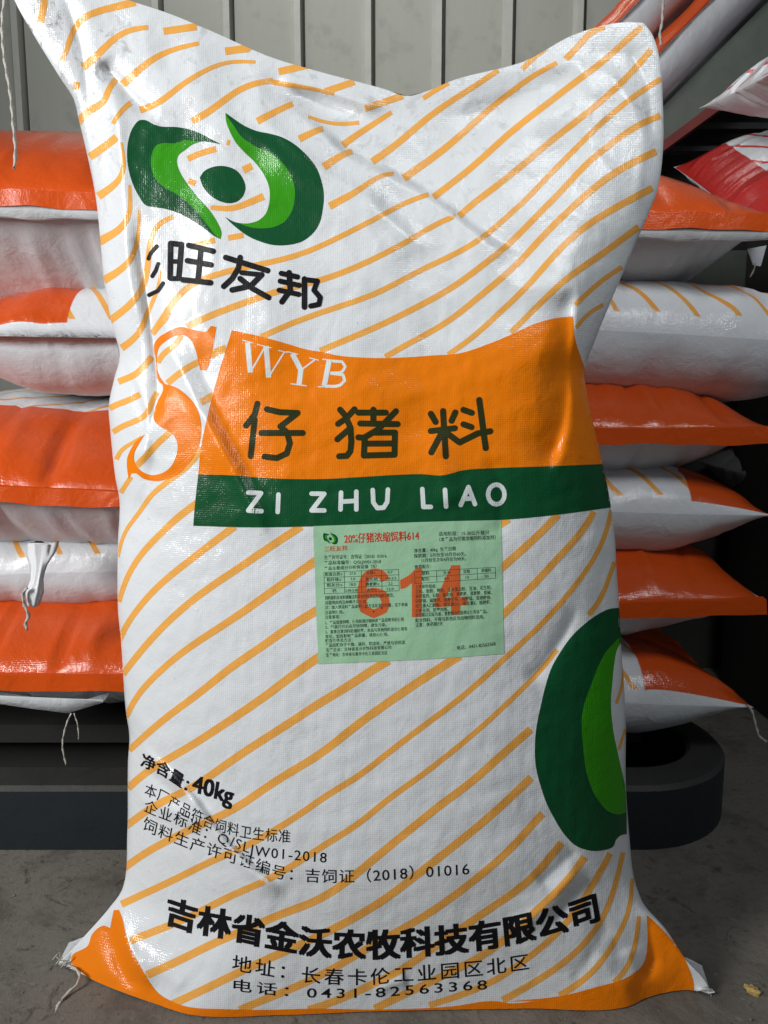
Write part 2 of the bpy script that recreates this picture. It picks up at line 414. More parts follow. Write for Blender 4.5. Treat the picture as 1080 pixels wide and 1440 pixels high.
class Print:
    def __init__(s): s.v = []; s.f = []; s.o = []
    def add(s, v, f, off=0.):
        b = len(s.v); s.v += [tuple(p) for p in v]; s.f += [tuple(k + b for k in q) for q in f]; s.o += [off] * len(v)
    def ribbon(s, pts, w0, w1=None, smooth=True, off=0., step=2.2, ease=0):
        P = catmull(pts, step) if smooth else resample(pts, max(2, int(np.linalg.norm(np.diff(np.array(pts), axis=0), axis=1).sum() / step) + 1))
        if len(P) < 2: return
        if ease and len(P) > 50: ease = 17 if len(P) < 110 else 30
        if ease and len(P) > 12:                              # iron out the unevenness of hand-read points
            P = resample(P, len(P)); k = np.hanning(2 * ease + 3)[1:-1]; k /= k.sum()
            e0 = 2 * P[0] - P[ease:0:-1] if len(P) > ease + 1 else P[:1]; e1 = 2 * P[-1] - P[-2:-ease - 2:-1]
            Q = np.r_[e0, P, e1]; P = np.stack([np.convolve(Q[:, c], k, 'valid') for c in (0, 1)], 1)
        d = np.gradient(P, axis=0); d /= np.linalg.norm(d, axis=1, keepdims=True) + 1e-9; nrm = np.stack([-d[:, 1], d[:, 0]], 1)
        w = np.linspace(w0, w1 if w1 is not None else w0, len(P))[:, None] / 2
        g = np.stack([P - nrm * w, P - nrm * w * .33, P + nrm * w * .33, P + nrm * w], 1); n = len(P)
        i4 = np.arange(n * 4).reshape(n, 4)
        s.add(g.reshape(-1, 2), np.stack([i4[:-1, :-1], i4[1:, :-1], i4[1:, 1:], i4[:-1, 1:]], -1).reshape(-1, 4).tolist(), off)
    def stroke(s, pts, w, off=0.):
        """round-ended brush stroke: one capsule per leg, each a hair above the last"""
        P = np.array(pts, float)
        for i in range(len(P) - 1):
            a, b = P[i], P[i + 1]; L = np.linalg.norm(b - a) + 1e-6; d = (b - a) / L; n = np.array([-d[1], d[0]]); r = w / 2
            xs = np.r_[-r * np.cos(np.linspace(0, np.pi / 2, 6)), np.linspace(0, L, max(2, int(L / 3)))[1:-1], L + r * np.sin(np.linspace(0, np.pi / 2, 6))]
            hw = np.where(xs < 0, np.sqrt(np.maximum(r * r - xs * xs, 0)), np.where(xs > L, np.sqrt(np.maximum(r * r - (xs - L)**2, 0)), r))
            g = np.stack([a + d * x + n * h * k for x, h in zip(xs, hw) for k in (-1, 0, 1)]); m = len(xs)
            i3 = np.arange(m * 3).reshape(m, 3)
            s.add(g, np.stack([i3[:-1, :-1], i3[1:, :-1], i3[1:, 1:], i3[:-1, 1:]], -1).reshape(-1, 4).tolist(), off + s.k * .000005); s.k += 1
    k = 0
    def poly(s, pts, smooth=True, off=0., grid=2.6, corner=50):
        P = catmull(pts, 2.0, True, corner) if smooth else resample(np.r_[pts, pts[:1]], max(8, int(np.linalg.norm(np.diff(np.r_[pts, pts[:1]], axis=0), axis=1).sum() / 2.5)))[:-1]
        n = len(P); lo, hi = P.min(0), P.max(0)
        gx, gy = np.meshgrid(np.arange(lo[0], hi[0], grid), np.arange(lo[1], hi[1], grid)); q = np.stack([gx.ravel(), gy.ravel()], 1)
        ins = np.zeros(len(q), bool); dm = np.full(len(q), 1e9)
        for i in range(n):
            a, b = P[i], P[(i + 1) % n]
            k = ((a[1] > q[:, 1]) != (b[1] > q[:, 1])) & (q[:, 0] < (b[0] - a[0]) * (q[:, 1] - a[1]) / (b[1] - a[1] + 1e-12) + a[0]); ins ^= k
            dm = np.minimum(dm, np.hypot(q[:, 0] - a[0], q[:, 1] - a[1]))
        q = q[ins & (dm > 1.2)]
        A = np.r_[P, q]
        r = geometry.delaunay_2d_cdt([Vector(p) for p in A], [(i, (i + 1) % n) for i in range(n)], [list(range(n))], 1, 1e-5)
        s.add([(p.x, p.y) for p in r[0]], [tuple(f) for f in r[2]], off)
    def build(s, name, mat, parent, off, gaps=None):
        if gaps:                                             # one object per character, cut at these columns
            c = np.array([np.mean([s.v[k][0] for k in q]) for q in s.f])
            for lo, hi in zip([-1e9] + gaps, gaps + [1e9]):
                t = Print(); fs = [q for q, x in zip(s.f, c) if lo <= x < hi]; us = sorted({k for q in fs for k in q}); m = {k: i for i, k in enumerate(us)}
                t.v = [s.v[k] for k in us]; t.o = [s.o[k] for k in us]; t.f = [tuple(m[k] for k in q) for q in fs]
                if t.f: t.build(name, mat, parent, off)
            return
        h, n = drape(s.v)
        v = h + n * (off + np.array(s.o))[:, None]
        f = []
        for q in s.f:                                        # drop pieces that straddle a fold edge
            e = max(np.linalg.norm(h[q[i]] - h[q[i - 1]]) for i in range(len(q)))
            if e < .03: f.append(q if True else q)
        # make faces look at the camera
        out = []
        for q in f:
            a, b, c = v[q[0]], v[q[1]], v[q[2]]
            out.append(q if np.dot(np.cross(b - a, c - a), n[q[0]]) >= 0 else q[::-1])
        return mesh_obj(name, v, out, mat, parent, normals=n)

CR = dict(A1=(0, 0, 3), A2=(300, 0, 3), A3=(600, 0, 3), A4=(100, 240, 3), A5=(400, 240, 3), A6=(660, 240, 3.6), A7=(130, 440, 4.8), A8=(320, 440, 3.6), B1=(580, 480, 3.6),
          B2=(150, 690, 3), B3=(660, 690, 4.5), B4=(150, 940, 3), B5=(450, 900, 3), B6=(640, 1000, 3.6), B7=(80, 1180, 3), B8=(400, 1180, 3), B9=(680, 1180, 3),
          C1=(440, 730, 3.857), C6=(160, 140, 3.375), P=(0, 0, 1))
def px(*seq):
    """px('A1', (x, y), ..., 'A2', (x, y)): points read in close-ups, turned into photograph pixels"""
    out = []; c = CR['P']
    for q in seq:
        if isinstance(q, str): c = CR[q]
        else: out.append((c[0] + q[0] / c[2], c[1] + q[1] / c[2]))
    return out
ST = Print()
def S(*seq, w=8.6, w1=None):
    ST.ribbon(px(*seq), w * 1.12, (w1 or w) * 1.14, off=ST.k * .0000004, ease=9); ST.k += 1
# mouth and left ear
S('A1', (192, -25), (184, 30), (170, 95), w=9)
S('A1', (572, 8), (500, 26), (430, 42), (350, 72), (312, 112), (292, 180), (262, 260), w=10, w1=6)
S('A1', (625, 116), (575, 118), (520, 135), (470, 170), (400, 245), (350, 285), w=6, w1=10)
S('A1', (690, 132), (830, 112), w=9); S('A1', (950, 215), (1050, 205), w=9)
S('A1', (840, 183), (740, 205), (640, 250), (575, 305), (515, 358), w=5, w1=10)
S('A1', (490, 333), (458, 375), (440, 430), (370, 470), (328, 518), w=7, w1=10)
S('A1', (325, 345), (319, 377), w=8)
S('A1', (1078, 262), (960, 260), (880, 290), (770, 355), (690, 420), (640, 452), (590, 464), w=4, w1=8.5)
S('A1', (552, 433), (505, 475), (476, 522), w=7, w1=5)
S('A2', (250, 340), (200, 345), (140, 362), (60, 410), (0, 460), 'A1', (810, 512), w=7, w1=9)
S('A2', (245, 345), (330, 360), (420, 375), (510, 397), w=7, w1=4)
S('A2', (595, 345), (470, 387), w=8.5); S('A2', (155, 200), (50, 218), w=9); S('A2', (395, 275), (275, 303), w=9); S('A2', (800, 404), (640, 457), w=8.5)
S('A2', (335, 438), (280, 462), (185, 512), w=7, w1=9)
S('A2', (462, 543), (420, 557), (362, 587), w=7, w1=9); S('A2', (400, 492), (470, 515), (540, 524), (615, 517), w=4, w1=5)
S('A2', (585, 638), (540, 655), (465, 705), w=7, w1=10)
S('A2', (752, 474), (650, 540), (590, 580), (545, 612), w=6, w1=8.5)
S('A2', (760, 733), (735, 733), (690, 750), (600, 810), (490, 870), w=5, w1=9.5)
S('A3', (302, 296), (230, 345), (90, 435), (0, 500), 'A2', (760, 620), (670, 682), w=6.5, w1=9)
S('A3', (550, 265), (480, 295), (380, 370), (250, 470), (130, 585), (0, 685), 'A2', (802, 752), w=6, w1=9.5)
S('A3', (907, 113), (840, 165), (770, 245), (680, 305), (520, 430), (350, 560), (200, 700), (28, 832), w=8)
S('A5', (608, 101), (570, 100), (490, 145), (400, 195), (270, 260), (130, 330), (0, 375), 'A4', (820, 390), (700, 415), (580, 445), (500, 480), (440, 520), (415, 570), (405, 610), (345, 685), w=6, w1=8)
S('A3', (947, 210), (890, 280), (800, 370), (680, 475), (560, 565), (400, 700), (250, 820), (150, 890), 'A5', (735, 192), w=8)
S('A5', (722, 190), (690, 192), (600, 250), (480, 320), (330, 395), (150, 465), 'A4', (900, 498), (720, 562), (580, 612), (488, 658), w=6.5, w1=8.5)
S('A3', (988, 333), (900, 385), (800, 465), (690, 560), (610, 650), (500, 750), 'A6', (330, 110), (200, 222), (80, 335), (0, 385), 'A5', (760, 332), (650, 385), (540, 435), (400, 515), (270, 560), (120, 610), (0, 655), 'A4', (800, 702), w=7)
S('A3', (985, 488), (910, 510), (850, 550), (780, 610), (700, 660), (620, 750), 'A6', (480, 90), (380, 190), (280, 290), (190, 388), (60, 480), 'A5', (780, 445), (700, 500), (540, 585), (400, 655), (280, 705), (150, 760), w=8, w1=7.5)
S('A3', (968, 638), (880, 680), (800, 720), (720, 780), 'A6', (580, 130), (490, 215), (400, 300), (310, 400), (220, 500), (130, 570), (0, 680), 'A5', (690, 640), (600, 690), (500, 740), (425, 786), w=9, w1=7)
S('A3', (952, 793), (860, 840), 'A6', (720, 200), (600, 265), (520, 340), (440, 410), (370, 500), (270, 610), (130, 740), (0, 862), 'A5', (690, 776), w=9, w1=6.5)
S('A6', (857, 285), (760, 355), (650, 440), (520, 520), (450, 580), (360, 670), (270, 760), (210, 820), w=8.5, w1=7)
S('A6', (772, 487), (700, 535), (630, 590), (535, 680), w=6); S('A6', (677, 678), (600, 725), (540, 795), w=5)
S('A3', (752, 113), (700, 130), (640, 195), (585, 250), w=8); S('A3', (512, 198), (450, 245), (403, 292), w=6.5); S('A3', (92, 350), (30, 385), (-15, 415), w=6)
# inside the emblem
S('A1', (912, 628), (850, 645), (792, 670), w=7.5); S('A1', (966, 590), (960, 612), w=4); S('A1', (1063, 700), (1026, 718), w=9); S('A1', (825, 775), (795, 762), w=7)
S('A4', (588, 155), (680, 160), (750, 135), (812, 108), w=6, w1=9)
S('A4', (607, 293), (500, 322), w=7); S('A4', (728, 272), (662, 284), w=7)
# left edge
S('A1', (492, 578), (440, 620), (378, 662), w=9.5); S('A1', (512, 600), (522, 690), (512, 745), (480, 782), (415, 828), w=3, w1=10)
S('A4', (247, 60), (246, 180), (215, 238), (118, 300), w=3.5, w1=11); S('A4', (287, 165), (285, 260), (260, 370), (220, 412), (138, 462), w=3, w1=10)
S('A4', (430, 194), (400, 200), (350, 240), (335, 290), (325, 390), (318, 450), (290, 520), (240, 575), (160, 635), w=6, w1=9)
S('A4', (378, 420), (360, 530), (320, 590), (310, 640), (288, 692), (213, 748), w=3, w1=9)
S('A7', (520, -5), (505, 45), (460, 80), (408, 145), w=5)
S('A7', (402, 295), (340, 370), (275, 428), (215, 445), (175, 466), w=8)
S('A7', (600, 150), (560, 220), (480, 270), (440, 335), w=7); S('A7', (722, 328), (640, 370), (560, 430), (505, 475), w=8)
S('A7', (902, 238), (840, 258), (798, 290), w=9); S('A7', (818, 555), (730, 605), w=9)
S('A7', (435, 535), (400, 600), (365, 690), (290, 730), (190, 770), (138, 805), w=7); S('A7', (322, 550), (230, 597), (150, 622), (116, 645), w=7.5)
S('A7', (332, 838), (250, 890), (190, 925), (162, 990), w=4, w1=6); S('A7', (535, 797), (430, 890), (360, 970), (298, 1032), w=8)
S('A7', (262, 1105), (225, 1160), (192, 1215), w=6)
S('A7', (735, 910), (690, 990), (550, 1110), (440, 1190), (370, 1250), (340, 1320), 'B2', (150, 85), (95, 140), (65, 200), (48, 280), w=8.5, w1=4)
S('A7', (705, 1285), (560, 1392), 'B2', (240, 170), (160, 250), (110, 320), (75, 390), (52, 470), w=9.5, w1=6)
# body
S('B2', (540, 150), (440, 225), (330, 310), (220, 400), (130, 500), (75, 580), (55, 630), w=9.5, w1=7)
S('B2', (822, 150), (690, 235), (560, 325), (430, 410), (320, 495), (220, 590), (140, 680), (68, 775), w=10, w1=8)
S('B2', (890, 290), (760, 380), (640, 465), (520, 550), (400, 625), (280, 710), (190, 795), (100, 895), 'B4', (82, 205), w=11, w1=7)
S('B2', (895, 500), (760, 580), (640, 670), (520, 745), 'B4', (400, 100), (270, 190), (170, 275), (95, 345), w=11, w1=8)
S('B2', (905, 695), (780, 780), 'B4', (720, 80), (600, 165), (480, 245), (360, 325), (240, 392), (190, 420), (120, 465), (90, 505), w=11, w1=9)
S('B5', (290, 85), (180, 150), (80, 230), 'B4', (960, 100), (840, 185), (700, 275), (560, 365), (440, 450), (340, 520), (260, 545), (180, 590), (82, 665), w=11, w1=9)
S('B5', (590, 65), (470, 140), (350, 220), (200, 325), (100, 400), 'B4', (960, 320), (840, 400), (700, 480), (580, 570), (490, 620), (400, 655), (330, 690), (200, 755), (75, 830), 'B7', (284, 122), w=11, w1=9)
S('B3', (900, 122), (888, 200), (870, 270), (800, 420), (700, 560), (600, 690), (480, 820), (370, 930), (200, 1080), (0, 1270), 'B5', (560, 270), (420, 375), (280, 480), (130, 600), 'B4', (960, 510), (840, 600), (720, 675), (600, 745), (400, 830), 'B7', (560, 140), (400, 215), (272, 275), w=6, w1=9)
S('B5', (1000, 40), (965, 92), (880, 180), (770, 285), (690, 360), (570, 460), (430, 570), (260, 690), (100, 820), 'B4', (980, 700), (880, 775), (750, 850), 'B7', (870, 185), (780, 215), (680, 265), (560, 330), (380, 400), (298, 433), w=6, w1=9.5)
S('B5', (888, 377), (770, 480), (640, 600), (500, 700), (380, 800), (260, 895), 'B8', (250, 190), (150, 255), (60, 293), 'B7', (960, 305), (830, 370), (700, 420), (580, 480), (480, 530), (362, 580), w=10)
S('B5', (890, 580), (770, 695), (650, 800), (530, 895), 'B8', (540, 165), (400, 270), (280, 340), (100, 430), 'B7', (900, 500), (780, 555), (640, 625), (490, 695), w=10)
S('B5', (938, 732), (860, 815), 'B6', (330, 650), (200, 770), (80, 870), 'B8', (700, 250), (560, 345), (450, 402), (300, 490), (180, 560), (80, 610), 'B7', (940, 650), (770, 720), w=9.5)
S('B6', (537, 667), (440, 790), (330, 900), (200, 980), 'B8', (800, 340), (650, 440), (500, 550), (350, 620), (230, 680), (100, 720), w=9.5)
S('B6', (655, 737), (580, 850), (480, 950), 'B9', (230, 290), (120, 400), 'B8', (840, 490), (700, 560), (580, 620), (470, 670), (380, 715), w=9.5)
S('B6', (785, 720), (730, 820), (690, 895), 'B9', (385, 305), (330, 382), (200, 490), (80, 580), 'B8', (740, 660), (610, 700), w=8)
S('B6', (850, 715), (820, 850), (790, 950), 'B9', (520, 310), (460, 400), (380, 490), (270, 570), (160, 635), (80, 680), w=6, w1=9)
S('B9', (628, 165), (612, 310), (580, 380), (530, 470), (450, 570), (370, 630), (320, 660), w=5, w1=8.5)
S('B9', (655, 325), (640, 440), (600, 550), (550, 605), w=5, w1=7)
S('B3', (250, 182), (195, 215), w=9)
S('B3', (560, 150), (500, 218), (360, 350), (270, 430), (185, 505), w=9.5); S('B3', (787, 132), (740, 222), (640, 340), (520, 470), (420, 580), (300, 700), (200, 795), w=8, w1=9.5)
S('B3', (918, 450), (870, 590), (820, 700), (755, 785), w=5.5, w1=7); S('B3', (980, 1115), (970, 1220), (930, 1345), w=4); S('B6', (862, 90), (828, 195), w=3.5)
ST.build('printed_stripes', M_STRIPE, sack, .00013)

# orange and green band
p = Print()
band_top = px('A8', (22, 88), (150, 115), (280, 150), (400, 185), (520, 207), 'A5', (200, 775), (300, 787), (450, 790), (620, 780), (740, 770), (850, 735), (960, 690), 'A6', (320, 780), (430, 748), (525, 738))
seamline = px('A7', (715, 1090), 'A8', (20, 822), (150, 833), (330, 841), (500, 840), (700, 829), (850, 820), (980, 816), 'B1', (150, 678), (260, 652), (400, 642), (700, 632), (984, 620))
p.poly(band_top + px('A6', (535, 850), 'B1', (880, 165), (888, 205), (922, 340), (968, 520)) + seamline[::-1] + px('A7', (730, 930), (765, 750), (820, 520)), corner=35)
p.build('orange_band', M_ORANGE, sack, .00028)
p = Print()
p.poly(seamline + px('B1', (1026, 838), (700, 881), (440, 905), (0, 921), 'P', (450, 740), (350, 741.5), 'B2', (366, 148), 'A7', (690, 1320)), corner=35)
p.build('green_band', M_GREEN, sack, .00028)

# the big letter S
p = Print()
p.poly(px('A7', (837, 95), (800, 90), (770, 125), (720, 122), (660, 108), (600, 95), (560, 103), (500, 133), (450, 165), (420, 205), (415, 250), (424, 290), (430, 350), (436, 430), (462, 476), (492, 482), (456, 430), (440, 390), (436, 330), (438, 275),
       (455, 228), (500, 187), (560, 157), (620, 150), (660, 180), (690, 232), (712, 315), (728, 386), (770, 386), (788, 345)), corner=60)
p.poly(px('A7', (445, 440), (490, 478), (560, 500), (620, 540), (680, 602), (720, 680), (735, 770), (728, 860), (702, 940), (650, 1020), (580, 1088), (500, 1125), (420, 1135), (345, 1118), (290, 1082), (262, 1085), (247, 1125), (236, 1060), (236, 980), (260, 920), (300, 862), (355, 818),
       (312, 890), (286, 940), (281, 985), (296, 1030), (340, 1073), (400, 1094), (460, 1085), (520, 1048), (560, 980), (575, 900), (560, 842), (520, 802), (460, 768), (422, 732), (412, 690), (440, 600), (478, 515), (468, 470)), corner=60)
p.build('orange_initial', M_ORANGE, sack, .00028)

# emblem of two leaves and an eye
EL_out = [(512, 213), (470, 192), (430, 170), (370, 145), (300, 131), (225, 128), (190, 118), (150, 98), (120, 100), (90, 135), (70, 190), (63, 260), (70, 330), (90, 400), (120, 460), (152, 502), (190, 510), (250, 520), (320, 545), (390, 585), (440, 620), (480, 650), (507, 663)]
EL_in = [(511, 630), (490, 580), (450, 520), (400, 465), (350, 402), (312, 340), (300, 300), (306, 266), (340, 238), (370, 215), (405, 200), (455, 202)]
EL_light = [(408, 200), (340, 195), (290, 208), (232, 208), (200, 220), (181, 260), (178, 320), (195, 370), (232, 411), (290, 445), (350, 490), (400, 540), (450, 603), (490, 652), (507, 661)] + EL_in[:-2]
ER_out = [(530, 64), (560, 85), (620, 125), (680, 150), (740, 162), (800, 180), (860, 215), (920, 270), (962, 325), (986, 390), (997, 450), (992, 520), (975, 590), (940, 640), (890, 675), (830, 690), (760, 691), (700, 676), (640, 650), (590, 615), (550, 580), (528, 557)]
ER_in = [(570, 580), (610, 588), (645, 587), (690, 572), (722, 540), (738, 490), (738, 420), (715, 360), (672, 300), (620, 250), (580, 205), (550, 150), (534, 105)]
ER_light = [(530, 66), (545, 90), (570, 125), (602, 172), (660, 215), (740, 255), (790, 290), (830, 340), (855, 400), (860, 460), (845, 530), (810, 580), (760, 605), (700, 612), (645, 606), (600, 591), (645, 587)] + ER_in[3:]
EYE = [(408, 370), (430, 340), (480, 318), (530, 317), (582, 337), (615, 380), (625, 420), (612, 460), (582, 485), (545, 492), (500, 481), (460, 456), (425, 415)]
for q in (EL_out + EL_in, ER_out + ER_in, EYE):
    p = Print(); p.poly(px('C6', *q)); p.build('emblem_eye' if q is EYE else 'emblem_leaf', M_GREEN, sack, .00026)
p = Print()
p.poly(px('B3', (945, 740), (880, 750), (800, 790), (720, 850), (640, 930), (570, 1030), (520, 1120), (480, 1240), (455, 1345), 'B6', (410, 90), (403, 200), (410, 290), (430, 370), (460, 460), (500, 540), (550, 620), (610, 680), (680, 705), (740, 705), (800, 685), (815, 650), (840, 628), (868, 622),
          (866, 480), (858, 370), (840, 290), (820, 200), (800, 100), 'B3', (895, 1345), (905, 1200), (915, 1100), (932, 1010), (966, 930), (966, 850)))
p.build('emblem_leaf', M_GREEN, sack, .00026)
for q in (EL_light, ER_light):
    p = Print(); p.poly(px('C6', *q)); p.build('emblem_inner_leaf', M_LIME, sack, .00033)
p = Print()
p.poly(px('B3', (966, 905), (925, 952), (862, 1020), (820, 1100), (780, 1200), 'B6', (645, 0), (640, 100), (648, 190), (660, 290), (690, 390), (730, 460), (780, 510), (830, 522), (864, 512), (864, 440), (856, 360), (840, 290), (820, 200), (800, 100), 'B3', (895, 1345), (905, 1200), (915, 1100), (932, 1010), (966, 940)))
p.build('emblem_inner_leaf', M_LIME, sack, .00033)

# brush-stroke characters
p = Print()
for s_ in ([(152, 460), (138, 515), (95, 570)], [(138, 540), (118, 725)], [(200, 488), (265, 503), (355, 507)], [(352, 510), (268, 575)], [(268, 575), (302, 605), (316, 660), (300, 712), (250, 735), (188, 728)], [(172, 608), (380, 608)],
           [(570, 490), (605, 530)], [(643, 488), (600, 535), (560, 562)], [(602, 535), (622, 580), (627, 650), (622, 700), (604, 724), (565, 726)], [(612, 592), (556, 640)],
           [(662, 505), (800, 505)], [(738, 490), (738, 560)], [(852, 498), (762, 590), (690, 632), (662, 630)], [(672, 560), (860, 563)], [(694, 640), (690, 720)], [(745, 606), (846, 606)], [(847, 606), (845, 716)], [(700, 662), (840, 661)], [(690, 722), (845, 718)]):
    p.stroke(px('A8', *s_), 31 / 3.6)
for s_ in ([(93, 367), (117, 408)], [(155, 353), (168, 582)], [(217, 360), (198, 402)], [(93, 455), (214, 440)], [(142, 475), (96, 562)], [(178, 468), (232, 508)], [(258, 347), (300, 362)], [(258, 420), (298, 434)], [(238, 512), (330, 466), (393, 455)], [(338, 297), (370, 540)]):
    p.stroke(px('B1', *s_), 31 / 3.6)
p.build('product_character', M_OLIVE, sack, .00036, [450, 585])
p = Print()
for s_, w in (([(204, 697), (176, 730), (166, 755)], 20), ([(212, 780), (200, 812), (184, 838)], 20), ([(235, 872), (210, 908), (168, 928)], 20),
           ([(270, 685), (268, 848)], 27), ([(270, 683), (322, 688)], 27), ([(322, 688), (309, 848)], 27), ([(275, 768), (312, 770)], 22), ([(270, 850), (308, 850)], 24),
           ([(356, 692), (472, 720)], 27), ([(350, 765), (462, 785)], 27), ([(328, 856), (460, 870)], 27), ([(415, 708), (400, 862)], 27),
           ([(532, 750), (730, 812)], 27), ([(600, 750), (592, 800), (562, 850), (522, 887)], 27), ([(608, 822), (702, 832)], 24), ([(702, 832), (650, 885), (562, 904)], 27), ([(600, 850), (660, 898), (735, 940)], 27),
           ([(795, 825), (872, 842)], 25), ([(790, 862), (880, 882)], 25), ([(785, 905), (878, 925)], 25), ([(832, 822), (838, 905), (798, 960)], 27), ([(905, 852), (905, 985)], 27), ([(908, 855), (966, 862), (950, 905)], 25), ([(950, 905), (980, 940), (974, 972), (935, 980)], 25)):
    p.stroke(px('C6', *s_), w / 3.375)
p.build('brand_character', M_BLACK, sack, .00026, [231.5, 308, 388])
p = Print()
for s_ in ([(105, 910), (170, 913), (106, 1000), (172, 1004)], [(258, 920), (254, 1008)], [(426, 915), (490, 916), (426, 1000), (490, 1000)], [(575, 910), (572, 995)], [(652, 905), (652, 995)], [(575, 956), (652, 951)], [(735, 897), (738, 960), (758, 988), (790, 986), (808, 958), (812, 895)]):
    p.stroke(px('A8', *s_), 6.4)
for s_ in ([(50, 748), (55, 838), (93, 838)], [(165, 752), (170, 836)], [(244, 828), (283, 738), (316, 824)], [(260, 797), (304, 795)]): p.stroke(px('B1', *s_), 6.4)
p.stroke(px('B1', *[(424 + 42 * math.cos(t), 775 - 50 * math.sin(t)) for t in np.linspace(0, 2 * np.pi, 17)]), 6.4)
p.build('white_letter', M_WINK, sack, .00036, [382, 415, 468, 490, 535, 580, 615, 635, 675])
p = Print()
for s_, w in (([(102, 150), (116, 302)], 26), ([(117, 300), (190, 172)], 8), ([(196, 168), (208, 328)], 26), ([(208, 326), (288, 198)], 8), ([(76, 139), (128, 152)], 5), ([(150, 160), (222, 178)], 5), ([(256, 190), (305, 201)], 5),
              ([(328, 207), (372, 290)], 26), ([(375, 288), (442, 238)], 8), ([(372, 286), (362, 364)], 26), ([(300, 196), (357, 211)], 5), ([(414, 228), (462, 240)], 5), ([(320, 359), (402, 370)], 6),
              ([(515, 242), (490, 370)], 26), ([(480, 235), (545, 242)], 6), ([(458, 375), (532, 372)], 6)):
    p.ribbon(px('A8', *s_), w / 3.6, off=p.k * .000005); p.k += 1
p.ribbon(px('A8', (530, 244), (580, 248), (597, 273), (578, 299), (520, 305)), 14 / 3.6, off=p.k * .000005); p.k += 1
p.ribbon(px('A8', (522, 306), (585, 314), (594, 343), (568, 367), (495, 372)), 15 / 3.6, off=p.k * .000005)
p.build('serif_letter', M_WINK, sack, .00036, [403, 447.5])

# typeset lines
_glyph = {}
def glyphs(txt, bold=0., space=1.0):
    key = (txt, bold, space)
    if key in _glyph: return _glyph[key]
    cu = bpy.data.curves.new('t', 'FONT'); cu.body = txt; cu.size = 1; cu.offset = bold; cu.space_character = space; cu.resolution_u = 3; cu.fill_mode = 'FRONT' if hasattr(cu, 'fill_mode') else 'BOTH'
    o = bpy.data.objects.new('t', cu); COL.objects.link(o)
    dg = bpy.context.evaluated_depsgraph_get(); me = bpy.data.meshes.new_from_object(o.evaluated_get(dg))
    bpy.data.objects.remove(o); bpy.data.curves.remove(cu)
    bm = bmesh.new(); bm.from_mesh(me); bpy.data.meshes.remove(me)
    _glyph[key] = bm; return bm
def typeset(P, txt, base, em, bold=0., space=1.0, lean=.5, off=0., fine=None, squash=1.):
    bm = glyphs(txt, 0. if bold >= .01 else bold, space).copy()
    bmesh.ops.triangulate(bm, faces=bm.faces[:])
    xs = [v.co.x for v in bm.verts]; x0, x1 = min(xs), max(xs)
    B = catmull(base, 3); L = np.linalg.norm(np.diff(B, axis=0), axis=1).sum()
    if fine:
        for _ in range(4):
            es = [e for e in bm.edges if math.hypot((e.verts[0].co.x - e.verts[1].co.x) / (x1 - x0) * L, (e.verts[0].co.y - e.verts[1].co.y) * em) > fine]
            if not es: break
            bmesh.ops.subdivide_edges(bm, edges=es, cuts=1); bmesh.ops.triangulate(bm, faces=bm.faces[:])
    s = np.r_[0, np.cumsum(np.linalg.norm(np.diff(B, axis=0), axis=1))]
    bm.verts.index_update(); co = np.array([v.co[:2] for v in bm.verts])
    t = (co[:, 0] - x0) / (x1 - x0) * L
    q = np.stack([np.interp(t, s, B[:, 0]), np.interp(t, s, B[:, 1])], 1); w = max(8., em * .6)
    d = np.stack([np.interp(t + w, s, B[:, 0]) - np.interp(t - w, s, B[:, 0]), np.interp(t + w, s, B[:, 1]) - np.interp(t - w, s, B[:, 1])], 1); d /= np.linalg.norm(d, axis=1, keepdims=True) + 1e-9
    up = lean * np.stack([d[:, 1], -d[:, 0]], 1) + (1 - lean) * np.array([0, -1.]); up /= np.linalg.norm(up, axis=1, keepdims=True)
    fs = [tuple(v.index for v in f.verts) for f in bm.faces]; bm.free(); V2 = q + up * (co[:, 1] * em * squash)[:, None]
    side = np.stack([-up[:, 1], up[:, 0]], 1)
    sh = [(0, 0)] if bold < .01 else [(-1, -.6), (1, -.6), (-1, .6), (1, .6), (0, 0)]
    for k, (a, b) in enumerate(sh): P.add(V2 + (side * a + up * b) * bold * em, fs, off + k * .000006)
p = Print(); typeset(p, '净含量：', [(198, 1076), (222, 1086), (242, 1098), (262, 1112)], 21, .028, fine=6); p.build('net_weight_lettering', M_BLACK, sack, .00026)
p = Print(); typeset(p, '40kg', [(270, 1113), (298, 1121), (326, 1131)], 34, .03, fine=6); p.build('net_weight_figure', M_BLACK, sack, .00026)
p = Print(); typeset(p, '本厂产品符合饲料卫生标准', [(203, 1117), (222, 1124), (252, 1142), (282, 1158), (300, 1166), (322, 1172), (342, 1177), (363, 1180), (408, 1184)], 20, .004, 1.05, fine=6); p.build('small_lettering', M_BLACK, sack, .00026)
p = Print(); typeset(p, '企业标准：Q/SLJW01-2018', [(202, 1139), (217, 1146), (237, 1154), (253, 1160), (293, 1180), (330, 1192), (360, 1203), (403, 1208), (459, 1213)], 20, .004, 1.15, fine=6); p.build('small_lettering', M_BLACK, sack, .00026)
p = Print(); typeset(p, '饲料生产许可证编号：吉饲证（2018）01016', [(200, 1164), (213, 1171), (232, 1179), (247, 1185), (267, 1193), (288, 1200), (310, 1207), (332, 1214), (373, 1228), (390, 1234), (413, 1237), (440, 1239), (473, 1240), (533, 1238), (587, 1234), (633, 1231), (660, 1229)], 21, .004, 1.1, fine=6); p.build('small_lettering', M_BLACK, sack, .00026)
p = Print(); typeset(p, '吉林省金沃农牧科技有限公司', [(233, 1296), (270, 1308), (313, 1316), (352, 1325), (402, 1335), (430, 1340), (480, 1344), (530, 1345), (580, 1342), (630, 1338), (680, 1332), (720, 1325), (760, 1316), (800, 1306), (842, 1291)], 44, .046, fine=5); p.build('company_name', M_BLACK, sack, .00026)
